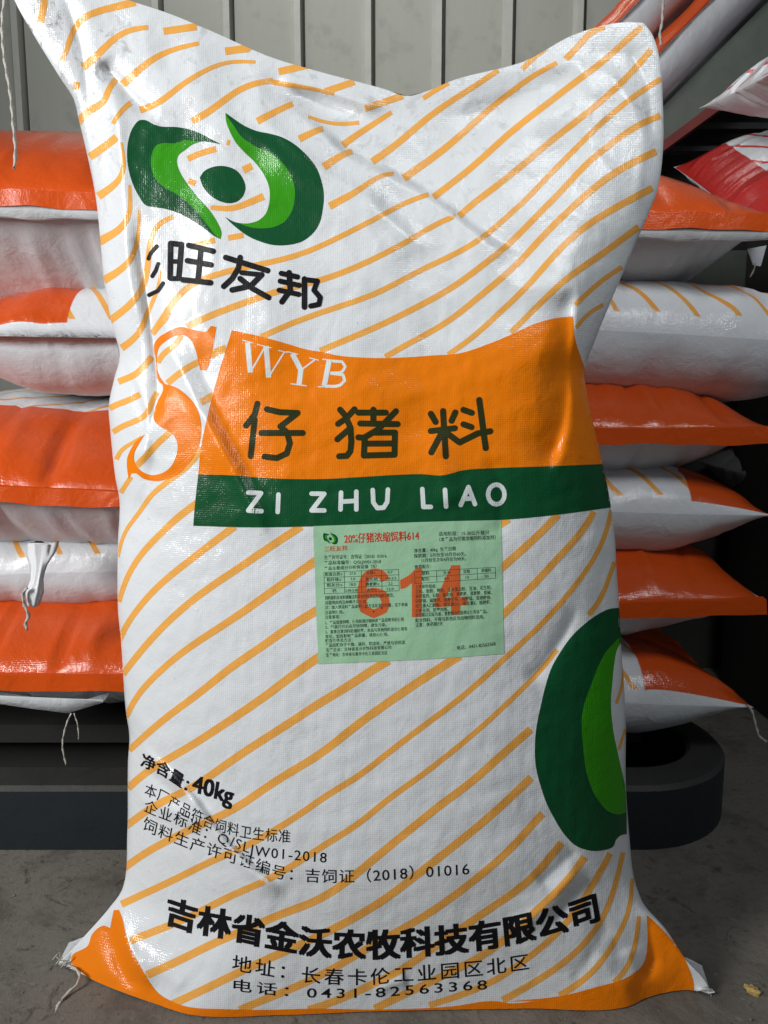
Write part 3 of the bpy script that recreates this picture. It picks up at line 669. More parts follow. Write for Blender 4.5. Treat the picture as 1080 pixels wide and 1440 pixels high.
p = Print(); typeset(p, '地址：长春卡伦工业园区北区', [(326, 1363), (382, 1372), (423, 1379), (455, 1382), (488, 1383), (523, 1383), (555, 1380), (590, 1378), (623, 1375), (657, 1372), (688, 1369), (744, 1361)], 25, .008, 1.25, fine=6); p.build('address_line', M_BLACK, sack, .00026)
p = Print(); typeset(p, '电话：0431-82563368', [(328, 1392), (382, 1398), (422, 1402), (467, 1403), (490, 1403), (530, 1402), (570, 1399), (610, 1396), (650, 1393), (685, 1391)], 19, .008, 1.35, fine=6); p.build('telephone_line', M_BLACK, sack, .00026)

# pale green data label
lab = Print(); lab.poly(px('C1', (2, 38), (300, 27), (640, 14), (1020, 5), (1028, 360), (1036, 730), (700, 755), (400, 770), (30, 785), (15, 400)), corner=20)
lab_o = lab.build('data_label', M_LABEL, sack, .00045)
def lt(P, txt, x0, y0, x1, y1, h, bold=.006, off=0., sp=1.): typeset(P, txt, px('C1', (x0, y0), ((x0 + x1) / 2, (y0 + y1) / 2), (x1, y1)), h / 3.857, bold, sp, 1., off, fine=None)
n6 = Print()
for k, (q, w) in enumerate(([[(392, 332), (378, 306), (334, 290), (290, 312), (268, 370), (264, 440)], 47], [[(264, 425), (275, 487), (330, 514), (384, 490), (394, 450), (380, 408), (330, 394), (282, 418), (267, 445)], 45],
                            [[(772, 258), (735, 340), (686, 446)], 46], [[(660, 456), (836, 442)], 45], [[(774, 249), (774, 517)], 50])):
    n6.ribbon(px('C1', *q), w / 3.857, off=k * .000006)
n6.poly(px('C1', (560, 266), (592, 264), (590, 529), (537, 532), (537, 345), (505, 372), (475, 380), (472, 330), (520, 305)), smooth=False, off=.00003)
n6.build('label_number', M_614, lab_o, .00053)
rd = Print(); lt(rd, '20%仔猪浓缩饲料614', 172, 128, 576, 110, 58, .02); lt(rd, '三旺友邦', 62, 174, 188, 168, 31, .015)
rd.build('label_heading', M_RED, lab_o, .00053)
ml = Print(); mg = Print()
def mini(pts): return [(440 + (96 + (x - 530) * .087) / 3.857, 730 + (104 + (y - 380) * .105) / 3.857) for x, y in pts]
mg.poly(mini(EL_out + EL_in)); mg.poly(mini(ER_out + ER_in)); mg.poly(mini(EYE)); ml.poly(mini(EL_light)); ml.poly(mini(ER_light))
mg.build('label_emblem', M_GREEN, lab_o, .00053); ml.build('label_emblem_leaf', M_LIME, lab_o, .00060)
sp_ = Print()
left = [('生产许可证号：吉饲证（2018）01016', 62, 216, 400, 208, 24), ('产品标准编号：Q/SLJW01-2018', 62, 246, 370, 238, 24), ('产品主要成分分析保证值（%）', 62, 276, 345, 262, 22)]
tab = [('粗蛋白质≥', 66, 308, 160, 304, 21), ('37.0', 200, 302, 232, 301, 20), ('总磷≥', 290, 299, 340, 297, 21), ('0.7', 405, 294, 432, 293, 20),
       ('粗纤维≤', 76, 337, 154, 334, 21), ('7.0', 204, 332, 230, 331, 20), ('氯化钠', 285, 332, 350, 330, 21), ('0.5-2.5', 395, 327, 452, 325, 18),
       ('粗灰分≤', 76, 366, 160, 363, 21), ('18.0', 200, 361, 232, 360, 20), ('赖氨酸≥', 285, 361, 360, 358, 21), ('2.2', 410, 356, 432, 355, 20),
       ('钙', 106, 397, 128, 396, 21), ('2.00-5.00', 176, 393, 246, 391, 18), ('水分≤', 290, 391, 345, 389, 21), ('12.0', 402, 386, 438, 384, 20)]
para = [('饲料原料及本料接触过的其他饲料添加剂名称见附页。', 66, 436, 440, 420, 23), ('对蛋鸡肉鸡及种鸭不可使用。', 66, 462, 296, 455, 23), ('注：加入预混料产品说明使用方法及添加剂量，见下表备', 66, 487, 515, 470, 22), ('注说明使用。', 66, 515, 168, 510, 22), ('注意事项：', 66, 540, 148, 537, 22),
        ('1、产品直接饲喂，使用前请仔细阅读产品说明书后使用', 68, 570, 492, 550, 22), ('2、包装打开后应尽快饲喂，避免污染。', 68, 594, 400, 580, 22), ('3、夏季注意饲料防潮防霉，本品与其他饲料混合使用有', 68, 620, 512, 602, 22), ('变化，如有影响产品质量，请放心使用。', 68, 645, 410, 632, 22), ('贮存条件及方法：', 68, 668, 215, 662, 22),
        ('产品应贮存于干燥、通风、阴凉处，严禁与农药混', 68, 692, 500, 676, 22), ('生产企业：吉林省金沃农牧科技有限公司', 72, 718, 425, 702, 22), ('生产地址：吉林省长春市卡伦工业园区北区', 72, 745, 405, 732, 22)]
right = [('适用阶段：15-30公斤猪只', 682, 90, 955, 82, 26), ('（本产品为仔猪浓缩饲料添加剂）', 686, 120, 990, 108, 26), ('净含量：40kg  生产日期', 548, 180, 775, 168, 24), ('保质期：5月份至10月份60天。', 548, 208, 830, 196, 24), ('11月份至次年4月份为90天。', 590, 233, 830, 222, 24), ('推荐配方：', 552, 268, 640, 263, 23),
         ('原料', 590, 302, 632, 300, 22), ('玉米', 705, 298, 748, 296, 22), ('豆粕', 815, 292, 850, 290, 22), ('浓缩料', 912, 286, 968, 284, 22), ('配比', 590, 333, 632, 331, 22), ('65', 712, 328, 738, 327, 20), ('15', 828, 322, 846, 321, 20), ('20', 930, 316, 952, 315, 20),
         ('主要原料组成：', 556, 375, 670, 370, 22), ('豆粕、鱼粉、棉粕、玉米蛋白粉、豆油、花生粕、', 556, 402, 970, 378, 24), ('磷酸氢钙、石粉、氯化钠、赖氨酸、蛋氨酸、胆碱、', 556, 428, 970, 405, 24), ('硫酸铜、硫酸锌、硫酸亚铁、硫酸锰、亚硒酸钠、', 556, 454, 968, 432, 24), ('维生素A乙酸酯、维生素D3、维生素E、植酸酶、', 556, 480, 968, 458, 24), ('抗氧化剂、防霉剂等。', 556, 505, 735, 497, 24),
         ('休药期以实际为准，育肥猪出栏前停止使用该产品。', 556, 530, 945, 508, 24), ('配合饲料、不得与其他反刍动物饲料混用。', 556, 558, 930, 538, 24), ('注意：休药期7天', 556, 583, 705, 575, 24), ('电话：0431-82563368', 782, 708, 990, 684, 26)]
for q in left + tab + para + right: lt(sp_, *q)
def ln(a, b): sp_.ribbon(px('C1', a, b), .55, smooth=False, step=4)
for k in range(5): ln((60, 288 + k * 29.2), (465, 272 + k * 29))
for x in (60, 170, 262, 372, 465): ln((x, 288 - (x - 60) * .04), (x + 3, 404 - (x - 60) * .04))
for k in range(3): ln((552, 285 + k * 32), (988, 260 + k * 30))
for x in (552, 670, 795, 890, 988): ln((x, 285 - (x - 552) * .057), (x + 2, 349 - (x - 552) * .065))
sp_.build('label_small_print', M_PRINTK, lab_o, .00060)

# orange foot of the sack
p = Print()
p.poly(px('B7', (240, 300), (262, 298), (275, 330), (300, 430), (350, 530), (430, 650), (500, 690), (560, 708), (700, 716), (900, 719), (1080, 714), 'B8', (390, 718), (700, 705), (880, 682), (960, 692), (1060, 682), 'B9', (100, 684), (330, 660), (480, 622), (600, 585), (670, 530), (690, 460), (688, 320),
          (720, 348), (780, 410), (830, 470), (860, 530), (885, 600), (888, 642), (810, 640), (700, 672), (610, 720), (300, 722), (0, 722), 'B7', (1200, 745), (900, 752), (560, 752), (420, 708), (150, 600), (105, 562), (58, 522), (65, 490), (130, 450), (150, 400), (195, 365), (225, 375)), corner=60)
p.build('orange_foot', M_ORANGE, sack, .00028)

def twine(name, P3, r, parent=None, mat=M_TWINE, twist=True):
    P3 = np.asarray(P3, float)
    P = catmull(P3, .004, corner=120); n = len(P); k = 6
    t = np.gradient(P, axis=0); t /= np.linalg.norm(t, axis=1, keepdims=True) + 1e-12
    a = np.cross(t, [0.31, .92, .2]); a /= np.linalg.norm(a, axis=1, keepdims=True); b = np.cross(t, a)
    v = []; s = np.arange(n)
    for j in range(k):
        th = 2 * np.pi * j / k + s * .8
        rr = r * (1 + .28 * np.cos(2 * np.pi * j / k * 2))
        v.append(P + a * (np.cos(th) * rr)[:, None] + b * (np.sin(th) * rr)[:, None])
    v = np.stack(v, 1).reshape(-1, 3); i = np.arange(n * k).reshape(n, k); j = np.roll(i, -1, 1)
    f = np.stack([i[:-1], j[:-1], j[1:], i[1:]], -1).reshape(-1, 4).tolist() + [list(range(k))[::-1], list(range((n - 1) * k, n * k))]
    return mesh_obj(name, v, f, mat, parent)
twine('stitching_thread', at(px('P', (0, -52), 'A1', (24, -30), (14, 40), (10, 120), (20, 250), (45, 400), (58, 540), (66, 640), (60, 712)), [.803, .80, .795, .79, .788, .786, .785, .785, .785]), .0016, sack)
twine('stitching_thread', at([(88, 1356), (102, 1360), (112, 1372), (108, 1385), (100, 1392), (84, 1410), (72, 1440)], [.782, .772, .757, .747, .742, .728, .705]), .0016, sack)
# ragged white hem at the two foot corners
def hem_tuft(pts, ds, w):
    P = at(pts, ds); P[:, 2] = np.maximum(P[:, 2], .003); n = len(P)
    up = np.array([0, -.25, 1.]); v = []
    for i, q in enumerate(P):
        h = w * (.6 + .6 * rng.random()); v += [q, q + up * h + rng.normal(0, .0015, 3), q + np.array([0, .004, h * .4])]
    f = []
    for i in range(n - 1):
        for a, b in ((0, 1), (1, 2), (2, 0)): f.append((3 * i + a, 3 * i + 3 + a, 3 * i + 3 + b, 3 * i + b))
    f += [(0, 1, 2), (3 * n - 3, 3 * n - 1, 3 * n - 2)]
    return mesh_obj('hem_tuft', v, f, M_BACK, sack, smooth=False)
hem_tuft([(100, 1352), (94, 1354), (88, 1357), (84, 1359)], [.778, .778, .779, .779], .0025)
hem_tuft([(978, 1394), (986, 1396), (994, 1398), (1003, 1399)], [.742, .741, .740, .739], .004)
for k in range(5):
    a0 = np.array([92., 1352.]) + rng.normal(0, 5, 2); twine('hem_fray', at([a0, a0 + rng.normal(0, 5, 2) + (-5, 1), a0 + rng.normal(0, 7, 2) + (-9, 3)], .775), .0006, sack)
    a0 = np.array([988., 1393.]) + rng.normal(0, 4, 2); twine('hem_fray', at([a0, a0 + rng.normal(0, 4, 2) + (5, 0), a0 + rng.normal(0, 5, 2) + (10, 1)], .738), .0006, sack)

# ------------------------------------------------------------------ stacked sacks
def printed(name, L, W, orange_len=.20, ink=(.66, .082, .006), angle=58, phase=0., red=False):  # default ink: the band's orange with the pile's shade put into the colour
    m, N, Lk, bs = nt(name); g = G(N, Lk); u, v, _ = g.sep(g.coord('UV'))
    a = R(angle); s = g.math('ADD', g.math('MULTIPLY', u, math.sin(a)), g.math('MULTIPLY', v, math.cos(a)))
    fr = g.math('FRACT', g.math('ADD', g.math('DIVIDE', s, .046), phase + 20.))
    st = g.math('MULTIPLY', g.step(fr, .40, .012), g.math('SUBTRACT', 1., g.step(fr, .56, .012)))
    mg = g.math('SUBTRACT', 1., g.step(g.math('ABSOLUTE', v), W / 2 - .026, .001))
    st = g.math('MULTIPLY', st, mg)
    og = g.math('SUBTRACT', 1., g.step(u, -L / 2 + orange_len, .0012))
    if not red: mg2 = mg
    else: mg2 = 1.
    white = (.76, .79, .82, 1)
    c = g.mix(st, white, (.85, .40, .08, 1) if not red else (.62, .06, .04, 1))
    edge_y = g.math('SUBTRACT', 1., g.step(g.math('ABSOLUTE', v), W / 2 - .020, .001))
    c = g.mix(g.math('MULTIPLY', og, edge_y if orange_len < .9 * L else 1.), c, (*ink, 1))
    Lk.new(c, bs.inputs['Base Color']); bs.inputs['Roughness'].default_value = .40; bs.inputs['Coat Weight'].default_value = .75; bs.inputs['Coat Roughness'].default_value = .07; bs.inputs['Specular IOR Level'].default_value = .15
    film_bump(g, bs, True, .55); return m
M_SW = film('sack_white_underside', (.70, .74, .78), .42, .12)
M_HEM = film('sack_hem_orange', (.66, .082, .006), .34, .2)  # same shade-darkened orange as the stack print
M_LINING = film('sack_hem_lining', (.74, .77, .80), .36, .3)
def make_sack(label, loc, rotz, L=.80, W=.56, T=.17, seed=1, tilt=(0, 0), orange=.20, ink=(.66, .082, .006), angle=58, hem=True, red=False, group='feed sacks stacked behind the upright sack', name='stacked_sack', cat='feed sack', under=None, phase=None, flat=.55, nose=.72, side=None, creases=20, lining_on=False, hemmat=None):
    g = np.random.default_rng(seed)
    n, m = 96, 80
    b = np.linspace(-1, 1, n); b = .5 * b + .5 * np.sin(b * np.pi / 2); a = np.linspace(-1, 1, m); a = .5 * a + .5 * np.sin(a * np.pi / 2)
    Bq, Aq = np.meshgrid(b, a, indexing='ij')
    x = L / 2 * Bq * (1 - .035 * (1 - Aq**2)); y = W / 2 * Aq * (1 - .05 * (1 - Bq**2))
    ta = np.clip((1 - np.abs(Aq)) * W / 2 / (side or .62 * T), 0, 1); tb = np.clip((1 - np.abs(Bq)) * L / 2 / (1.15 * T), 0, 1)
    E = (1 - (1 - ta) ** 2.0) ** flat * (1 - (1 - tb) ** 1.8) ** nose
    pin = np.exp(-((1 - np.abs(Aq)) * W / 2 / .05 + (1 - np.abs(Bq)) * L / 2 / .05)); E = E * (1 - .6 * pin)
    nz = sines(seed, 12, 7, 30); nz2 = sines(seed + 50, 12, 30, 80)
    wr = np.zeros_like(x); endw = np.exp(-(Bq + 1) / .22); endw2 = np.exp(-(1 - Bq) / .22)
    for k in range(creases):
        a0 = g.uniform(-.9, .9); w = g.uniform(.012, .035); sl = g.uniform(-.15, .15); h = g.uniform(-.015, .010)
        wr += h * endw * np.exp(-np.abs(Aq - a0 - sl * (Bq + 1)) / w) + h * endw2 * np.exp(-np.abs(Aq + a0 + sl * (1 - Bq)) / w)
        b0 = g.uniform(-.8, .8); wr += g.uniform(-.006, .005) * np.exp(-(1 - np.abs(Aq)) / .3) * np.exp(-np.abs(Bq - b0 - .2 * Aq) / .03)
    rim = np.clip(E / .35, 0, 1)
    seam = .0065 * nz(x * .6, y * .6)
    top = seam + T / 2 * E + rim * (.0075 * nz(x, y) + .0022 * nz2(x, y) + 1.5 * wr)
    bot = seam - T / 2 * E * 1.0 - rim * (.0075 * nz(x + 3, y) + .0020 * nz2(x, y + 2) + 1.1 * wr[:, ::-1])
    i = np.arange(n * m).reshape(n, m); v = np.concatenate([np.stack([x, y, top], -1).reshape(-1, 3), np.stack([x, y, bot - .0005], -1).reshape(-1, 3)])
    ft = np.stack([i[:-1, :-1], i[1:, :-1], i[1:, 1:], i[:-1, 1:]], -1).reshape(-1, 4); fb = (np.stack([i[:-1, :-1], i[:-1, 1:], i[1:, 1:], i[1:, :-1]], -1) + n * m).reshape(-1, 4)
    arc = lambda c, h: np.r_[0, np.cumsum(np.hypot(np.diff(c), np.diff(h)))]
    ua = arc(x[:, m // 2], T / 2 * E[:, m // 2]); va = arc(y[n // 2], T / 2 * E[n // 2]); Le, We = ua[-1], va[-1]   # cloth lengths over the bulge
    uv = np.concatenate([np.stack(np.broadcast_arrays((ua - Le / 2)[:, None], (va - We / 2)[None, :]), -1).reshape(-1, 2)] * 2)
    root = empty(name, (0, 0, 0), label, cat, group)
    root.location = loc; root.rotation_euler = (R(tilt[0]), R(tilt[1]), R(rotz))
    pm = printed('sack_print', Le, We, orange, ink, angle, g.random() if phase is None else phase, red)
    rim_f = []
    for e in (i[0, :], i[-1, :], i[:, 0], i[:, -1]):
        for q in range(len(e) - 1): rim_f.append((e[q], e[q + 1], e[q + 1] + n * m, e[q] + n * m))
    me = mesh_obj('sack_body', v, list(ft) + list(fb) + rim_f, None, None, mats=[pm, under or M_SW], midx=[0] * len(ft) + [1] * len(fb) + [1] * len(rim_f), uv=uv)
    me.parent = root
    if hem:
        for end in (0, -1):
            if end == -1 and not hem == 2: continue
            ex, ey, ez = x[end], y[end], seam[end]; sg = -1 if end == 0 else 1
            k = m; wv = (.0014 * np.sin(a * 9 + seed) + .0008 * np.sin(a * 23 + 2 * seed)) * (W / .56) ** 2
            lip = [np.stack([ex + sg * -.004, ey, ez + .003], -1), np.stack([ex + sg * (.005 + wv), ey, ez + .001], -1)]
            flap = [np.stack([ex + sg * (.005 + wv), ey, ez + .001], -1), np.stack([ex + sg * (.0065 + wv), ey * 1.002, ez - .021 + wv], -1)]
            under_ = [np.stack([ex + sg * (.0065 + wv), ey * 1.002, ez - .021 + wv], -1), np.stack([ex + sg * (.002 + wv), ey * 1.002, ez - .021 + wv], -1), np.stack([ex + sg * .001, ey, ez - .004], -1)]
            lining = [np.stack([ex + sg * (.0035 + wv), ey, ez - .012], -1), np.stack([ex + sg * (.0040 - wv), ey, ez - .033 - wv], -1), np.stack([ex + sg * -.004, ey * .995, ez - .033 - wv], -1)]
            for nm, parts, mt in (('hem', (lip, flap, under_), hemmat or M_HEM), ('hem_lining', (lining,), M_LINING))[:2 if lining_on else 1]:
                hv, hf = [], []
                for rows in parts:
                    b0 = len(hv); hv += list(np.stack(rows, 0).reshape(-1, 3)); hi = np.arange(len(rows) * k).reshape(len(rows), k) + b0
                    q = np.stack([hi[:-1, :-1], hi[:-1, 1:], hi[1:, 1:], hi[1:, :-1]], -1).reshape(-1, 4); hf += (q[:, ::-1] if sg > 0 else q).tolist()
                h = mesh_obj(nm, np.array(hv), hf, mt); h.parent = root
    return root
yf = .27
# left pile, bottom to top
low_sack = make_sack('orange-fronted sack lowest in the pile resting over the black trough, loose threads below', (-.50, yf + .40, .238), 90, T=.22, seed=11, tilt=(1, 0), side=.21, orange=.27)
thin_sack = make_sack('thin white striped sack squeezed between two orange-fronted sacks, with a knotted twine end', (-.36, yf + .36, .368), 180, T=.13, seed=12, tilt=(0, 1), orange=.01, hem=False)
make_sack('orange-fronted sack with puckered hem, beside the large orange initial letter', (-.50, yf + .38, .508), 90, T=.28, seed=13, tilt=(2.5, 0), side=.21, orange=.185)
make_sack('white striped sack with an orange left end under the topmost orange-fronted sack', (-.265, yf + .33, .706), 0, T=.16, seed=14, tilt=(0, 1.5), orange=.235, hem=False)
make_sack('topmost orange-fronted sack of its pile, beside the green emblem and under the hanging thread', (-.50, yf + .40, .895), 90, T=.35, seed=15, lining_on=True, tilt=(2, 0), side=.21, orange=.265)
# right pile
make_sack('lowest sack of its pile with a pointed orange corner, overhanging the round trough end', (.125, yf + .30, .192), 180, T=.14, seed=21, tilt=(0, -1), orange=.17, hem=False, L=.82)
make_sack('orange-fronted sack directly above the lowest pointed sack, beside the cut-off green emblem', (.25, yf + .40, .335), 90, T=.21, seed=22, tilt=(-2.5, 0), side=.21, orange=.30)
make_sack('white striped sack with a small orange corner between two orange-fronted sacks', (.14, yf + .31, .476), 180, T=.14, seed=23, tilt=(0, -1.5), orange=.13, hem=False, L=.82)
make_sack('orange-fronted sack with glossy front, level with the green lettering band', (.25, yf + .40, .588), 90, T=.20, seed=24, tilt=(0.5, 0), side=.21, orange=.30)
make_sack('plain white striped sack without orange end, second from the top of its pile', (.27, yf + .31, .722), 180, T=.17, seed=25, tilt=(0, -3.5), orange=.02, hem=False, L=.88)
make_sack('topmost orange-fronted sack of its pile with a white tag on its corner', (.24, yf + .40, .872), 90, T=.24, seed=26, lining_on=True, tilt=(2.5, 0), side=.21, orange=.36)

# ------------------------------------------------------------------ black trough with round end, on the floor
M_TROUGH = plain('black_steel', (.013, .021, .026), .55, 0, 25, .5, .25, .002)
M_RIM = plain('worn_rim', (.050, .050, .047), .65, 0, 16, .6, .3, .003)
def stadium(x0, x1, y0, y1, n=28):
    r = (y1 - y0) / 2; cy = (y0 + y1) / 2; out = []
    for k in range(n + 1): t = -np.pi / 2 + np.pi * k / n; out.append((x1 - r + r * math.cos(t), cy + r * math.sin(t)))
    for k in range(n + 1): t = np.pi / 2 + np.pi * k / n; out.append((x0 + r + r * math.cos(t), cy + r * math.sin(t)))
    return out
y0 = .228; yo1 = .56
outer = stadium(-1.5, .53, y0, yo1); inner = stadium(-1.44, .478, y0 + .066, yo1 - .05); n = len(outer)
def ring(pts, z, s=0.):
    c = np.array(pts); return [(x, y, z) for x, y in pts]
hgt = .093; bev = .006
def inset(pts, d):
    P = np.array(pts); t = np.roll(P, -1, 0) - np.roll(P, 1, 0); t /= np.linalg.norm(t, axis=1, keepdims=True); return [tuple(q) for q in P + np.stack([-t[:, 1], t[:, 0]], 1) * d]
loops = [ring(outer, 0.0), ring(outer, hgt - bev), ring(inset(outer, bev), hgt), ring(inset(inner, -bev), hgt), ring(inner, hgt - bev), ring(inner, .012)]
v = [p_ for l in loops for p_ in l]; f = []; mi = []
for k in range(5):
    for i in range(n): f.append((k * n + i, k * n + (i + 1) % n, (k + 1) * n + (i + 1) % n, (k + 1) * n + i)); mi.append(1 if k in (1, 2, 3) else 0)
f.append(tuple(5 * n + i for i in range(n))); mi.append(0)
tr = mesh_obj('trough', v, f, None, None, smooth=False, mats=[M_TROUGH, M_RIM], midx=mi)
tag(tr, 'long black trough with a rounded end lying on the concrete floor under the sacks', 'trough')
# dark pallet that carries the piles
M_DARK = plain('dark_timber', (.020, .019, .018), .8)
pal = empty('pallet', (0, .6, 0), 'dark pallet behind the trough carrying the stacked sacks', 'pallet')
def box(name, x0, x1, y0, y1, z0, z1, mat, parent):
    v = [(x, y, z) for z in (z0, z1) for x, y in ((x0, y0), (x1, y0), (x1, y1), (x0, y1))]
    return mesh_obj(name, v, [(3, 2, 1, 0), (4, 5, 6, 7), (0, 1, 5, 4), (1, 2, 6, 5), (2, 3, 7, 6), (3, 0, 4, 7)], mat, parent, smooth=False)
for yy in (.43, .70, .95): box('runner', -1.2, .36, yy, yy + .07, .013, .095, M_DARK, pal)
for k in range(5): box('deck_board', -1.2, .40, .365 + k * .145, .365 + k * .145 + .135, .096, .125, M_DARK, pal)

# ------------------------------------------------------------------ conveyor and things beyond the right pile
M_STEEL = plain('green_grey_steel', (.15, .175, .15), .55, 0, 18, .45, .2, .002)
M_REDST = plain('red_flange', (.22, .035, .028), .6, 0, 18, .5)
M_VOID = plain('hollow_shade', (.016, .016, .017), .7)
conv = empty('conveyor', (.75, .9, 0), 'inclined green grey steel conveyor beam with red lower flange carrying sacks', 'conveyor')
def bar3(name, pxs, dist, depth, mat, parent):
    P = at(pxs, dist); Q = P + np.array([0, depth, 0]); n = len(P)
    f = [tuple(range(n))[::-1], tuple(range(n, 2 * n))] + [(i, (i + 1) % n, n + (i + 1) % n, n + i) for i in range(n)]
    return mesh_obj(name, np.r_[P, Q], f, mat, parent, smooth=False)
bar3('beam', [(1160, -78), (900, 182), (900, 222), (1160, 28)], 1.62, .06, M_STEEL, conv)
bar3('lower_flange', [(1160, 28), (900, 222), (900, 236), (1160, 46)], 1.60, .10, M_REDST, conv)
bar3('side_beam', [(900, 352), (1180, 352), (1180, 402), (900, 425)], 1.72, .05, M_STEEL, conv)
bar3('side_panel', [(900, 425), (1180, 402), (1180, 938), (900, 938)], 1.76, .03, plain('panel_dark', (.045, .045, .038), .7), conv)
for k, (ya, yb) in enumerate(((142, 150), (172, 181), (205, 212))): bar3('cross_slat', [(900, ya), (1180, ya), (1180, yb), (900, yb)], 1.72, .03, plain('slat', (.045, .045, .048), .6), conv)
bar3('hollow_backdrop', [(900, 60), (1180, 60), (1180, 360), (900, 360)], 1.80, .03, M_VOID, conv)  # black sheet painted as the shaded hollow below the beam
bar3('leg', [(1092, 600), (1118, 600), (1118, 925), (1092, 930)], 1.78, .05, M_STEEL, conv)
bar3('leg', [(905, 600), (925, 600), (925, 925), (905, 930)], 1.78, .05, M_STEEL, conv)

def oriented(label, pxc, dist, eul, L, W, T, seed, group, **kw):
    c = at([pxc], dist)[0]; o = make_sack(label, tuple(c), 0, L=L, W=W, T=T, seed=seed, group=group, **kw); o.rotation_euler = tuple(R(e) for e in eul); return o
oriented('white sack with an orange top lying directly on the sloping conveyor beam', (992, 58), 1.72, (-16, -45, 0), 1.0, .34, .088, 31, 'sacks riding on the conveyor', orange=2., ink=(.66, .082, .006), hem=False, creases=12)
oriented('white sack with an orange top lying on another sack on the sloping conveyor', (948, 14), 1.73, (-16, -45, 0), 1.0, .34, .088, 32, 'sacks riding on the conveyor', orange=2., ink=(.66, .082, .006), hem=False, creases=12)
oriented('grey-white sack lying across the two sacks on the sloping conveyor', (1030, -40), 1.70, (0, -8, 0), .36, .30, .12, 33, 'sacks riding on the conveyor', orange=.02, hem=False)
oriented('red and white sack drooping beside the dark hollow under the conveyor', (1172, 240), 1.5, (34, -12, 0), .46, .34, .11, 34, 'red and white sacks beyond the right pile', orange=.085, ink=(.50, .028, .024), red=True, hem=False, creases=12)
oriented('red-tipped white sack lying below the other red and white sack', (1215, 262), 1.46, (30, -12, 0), .42, .30, .09, 35, 'red and white sacks beyond the right pile', orange=.10, ink=(.50, .028, .024), red=True, hem=False)
oriented('white sack end with a stitched hem poking out in front of the conveyor beam', (1180, 96), 1.35, (10, -12, 0), .36, .24, .105, 36, 'red and white sacks beyond the right pile', orange=.008, ink=(.7, .7, .7), red=True, hem=False, creases=14)
oriented('crumpled grey bundle on the floor beside the conveyor leg', (1085, 668), 1.7, (10, 5, 40), .26, .22, .14, 37, None, orange=2., ink=(.13, .13, .13), hem=False, creases=14, name='grey_bundle', cat='bundle', under=plain('grey_cloth', (.16, .16, .16), .9))

# what carries the sacks at the far right, outside the photograph's frame
cr = empty('crate', (.95, .7, 0), 'plain dark crate under the red and white sacks beside the conveyor', 'crate')
zc = at([(1215, 262)], 1.46)[0][2] - .035
box('crate_body', .76, 1.15, .56, .90, 0, zc, M_DARK, cr); box('crate_lid', .75, 1.16, .55, .91, zc, zc + .012, M_DARK, cr)
ze = at([(1180, 96)], 1.35)[0][2] - .045
box('leg', .80, .84, .46, .50, 0, ze, M_STEEL, conv); box('bracket', .76, .92, .46, .66, ze, ze + .012, M_STEEL, conv)
# gathered corner of the thin sack, tied off with twine, and a loose flap under the lowest sack
def gathered(pts, ds, rad, parent):
    P = catmull(at(pts, ds), .004); n = len(P); k = 26; t = np.linspace(0, 1, n); rr = np.interp(t, np.linspace(0, 1, len(rad)), rad); v = []
    for i in range(n):
        for j in range(k):
            th = 2 * np.pi * j / k; r = rr[i] * (1 + .22 * math.cos(7 * th + 2 * t[i]) + .20 * math.cos(11 * th - 3 * t[i] + 1) + .1 * math.cos(3 * th + 5 * t[i]))
            v.append(P[i] + np.array([r * math.cos(th), .5 * r * math.sin(th), .12 * r * math.cos(3 * th)]))
    i = np.arange(n * k).reshape(n, k); j = np.roll(i, -1, 1)
    return mesh_obj('gathered_corner', v, np.stack([i[:-1], j[:-1], j[1:], i[1:]], -1).reshape(-1, 4).tolist() + [list(range(k))[::-1], list(range((n - 1) * k, n * k))], M_BACK, parent)
gathered([(58, 764), (56, 790), (52, 815), (48, 834), (46, 852)], [1.075, 1.05, 1.035, 1.03, 1.03], [.018, .015, .009, .007, .010, .007], thin_sack)
def flap(pts, d0, parent):
    P = at(pts, d0); n = len(P) // 2; Q = P + np.array([0, .03, .004]); f = []
    for i in range(n - 1):
        f += [(i, i + 1, n + i + 1, n + i), (n + i, n + i + 1, i + 3 * n + 1, 3 * n + i)]
    return mesh_obj('loose_flap', np.r_[P, Q], f, M_LINING, parent)
flap([(-40, 976), (0, 978), (40, 980), (90, 982), (145, 984)] + [(-40, 985), (0, 990), (40, 996), (95, 1003), (145, 988)], 1.055, low_sack)
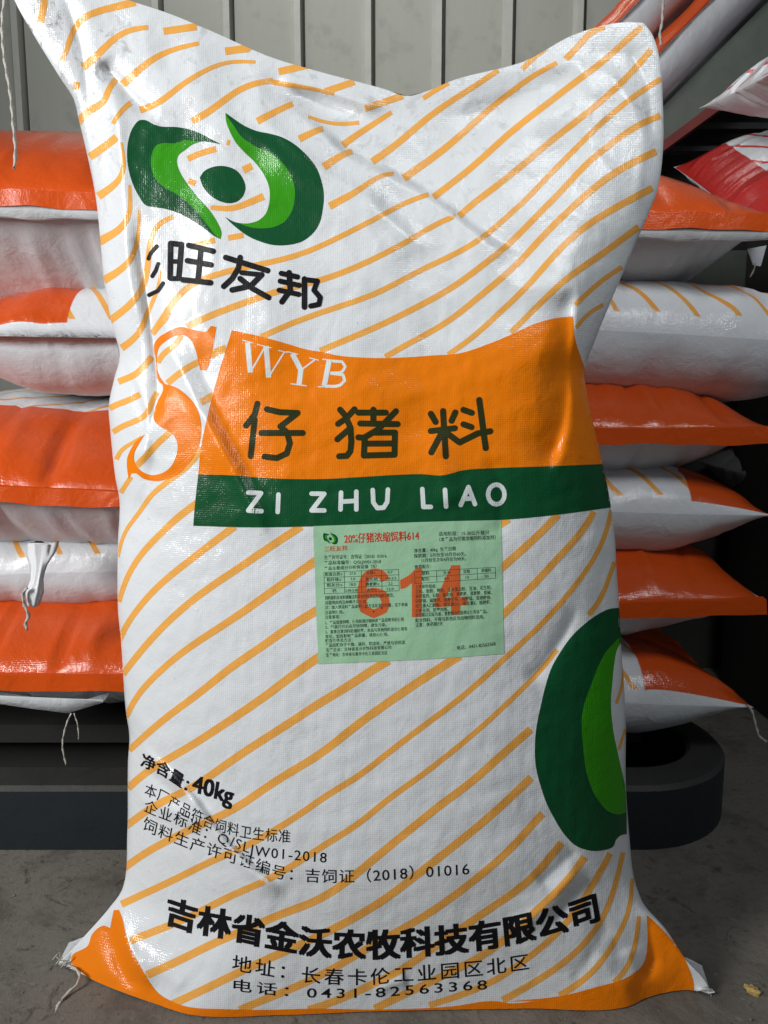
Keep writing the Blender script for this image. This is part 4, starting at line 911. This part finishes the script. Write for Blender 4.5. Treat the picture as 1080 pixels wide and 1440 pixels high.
# threads and tags
def thread(pts, d, r=.0016, label=None):
    o = twine('thread', at(pts, d), r)
    tag(o, label, 'thread'); return o
thread([(1050, 992), (1056, 998), (1062, 1018), (1068, 1036), (1078, 1043)], 1.06, .0020, 'white thread hanging from the pointed corner of the lowest orange sack')
thread([(936, -20), (932, 10), (931, 32), (928, 48), (930, 64)], 1.30, .0022, 'white thread hanging beside the ear of the upright sack')
thread([(38, 826), (32, 836), (35, 852), (40, 866), (36, 876), (38, 886)], 1.02, .0022, 'frayed twine hanging over the orange face of the lowest sack')
thread([(100, 1003), (93, 1020), (88, 1048), (93, 1076)], 1.03, .0013, 'long loose thread hanging in front of the black trough')
thread([(104, 1003), (109, 1018), (111, 1040)], 1.03, .0010, 'short frayed thread hanging under the lowest orange sack')
o = bar3('corner_tag', [(1052, 350), (1078, 345), (1070, 374), (1060, 372)], 1.12, .003, M_SW, None); tag(o, 'small white cloth tag hanging from the corner of the topmost sack', 'tag')
thread([(1062, 370), (1060, 380), (1055, 389)], 1.12, .0012, 'short thread below the white cloth tag')
# spilled grain
M_GRAIN = plain('grain', (.62, .42, .14), .7, 0, 200, .4)
for k, (gx, gy, s) in enumerate(((1056, 1393, .0055), (1060, 1398, .005), (1051, 1389, .003))):
    c = at([(gx, gy)], 1)[0]; r = ray([(gx, gy)])[0]; c = CAM + r * (CAM[2] / -r[2])
    bm = bmesh.new(); bmesh.ops.create_icosphere(bm, subdivisions=2, radius=s)
    for q in bm.verts: q.co = Vector((q.co.x * (1.2 + .3 * rng.random()), q.co.y, q.co.z * .5)) * (1 + .25 * rng.normal()) + Vector((c[0], c[1], s * .4))
    me = bpy.data.meshes.new('grain_crumb'); bm.to_mesh(me); bm.free(); me.materials.append(M_GRAIN)
    o = bpy.data.objects.new('grain_crumb', me); COL.objects.link(o); tag(o, 'largest yellow grain crumb spilled on the concrete by the sack corner', 'crumb', None) if k == 0 else tag(o, ('smaller yellow grain crumb touching the largest one on the concrete', 'tiniest yellow grain crumb on the concrete by the sack corner')[k - 1], 'crumb')

# grit and feed dust lying about on the concrete
gv, gf = [], []
for k in range(260):
    p2 = (rng.uniform(-40, 1120), rng.uniform(1195, 1450)); r = ray([p2])[0]; c = CAM + r * (CAM[2] / -r[2]); z = rng.uniform(.0005, .0016) * (1 + (rng.random() < .05))
    q = rng.normal(0, 1, (4, 3)); q /= np.linalg.norm(q, axis=1, keepdims=True); q = q * z * [1.5, 1.5, .8] + [c[0], c[1], z * .5]
    b0 = len(gv); gv += list(q); gf += [(b0, b0 + 1, b0 + 2), (b0, b0 + 2, b0 + 3), (b0, b0 + 3, b0 + 1), (b0 + 1, b0 + 3, b0 + 2)]
o = mesh_obj('floor_grit', gv, gf, plain('grit', (.26, .22, .15), .9, 0, 400, .5), smooth=False)
tag(o, 'fine grit and feed dust scattered over the concrete floor', 'grit', kind='stuff')
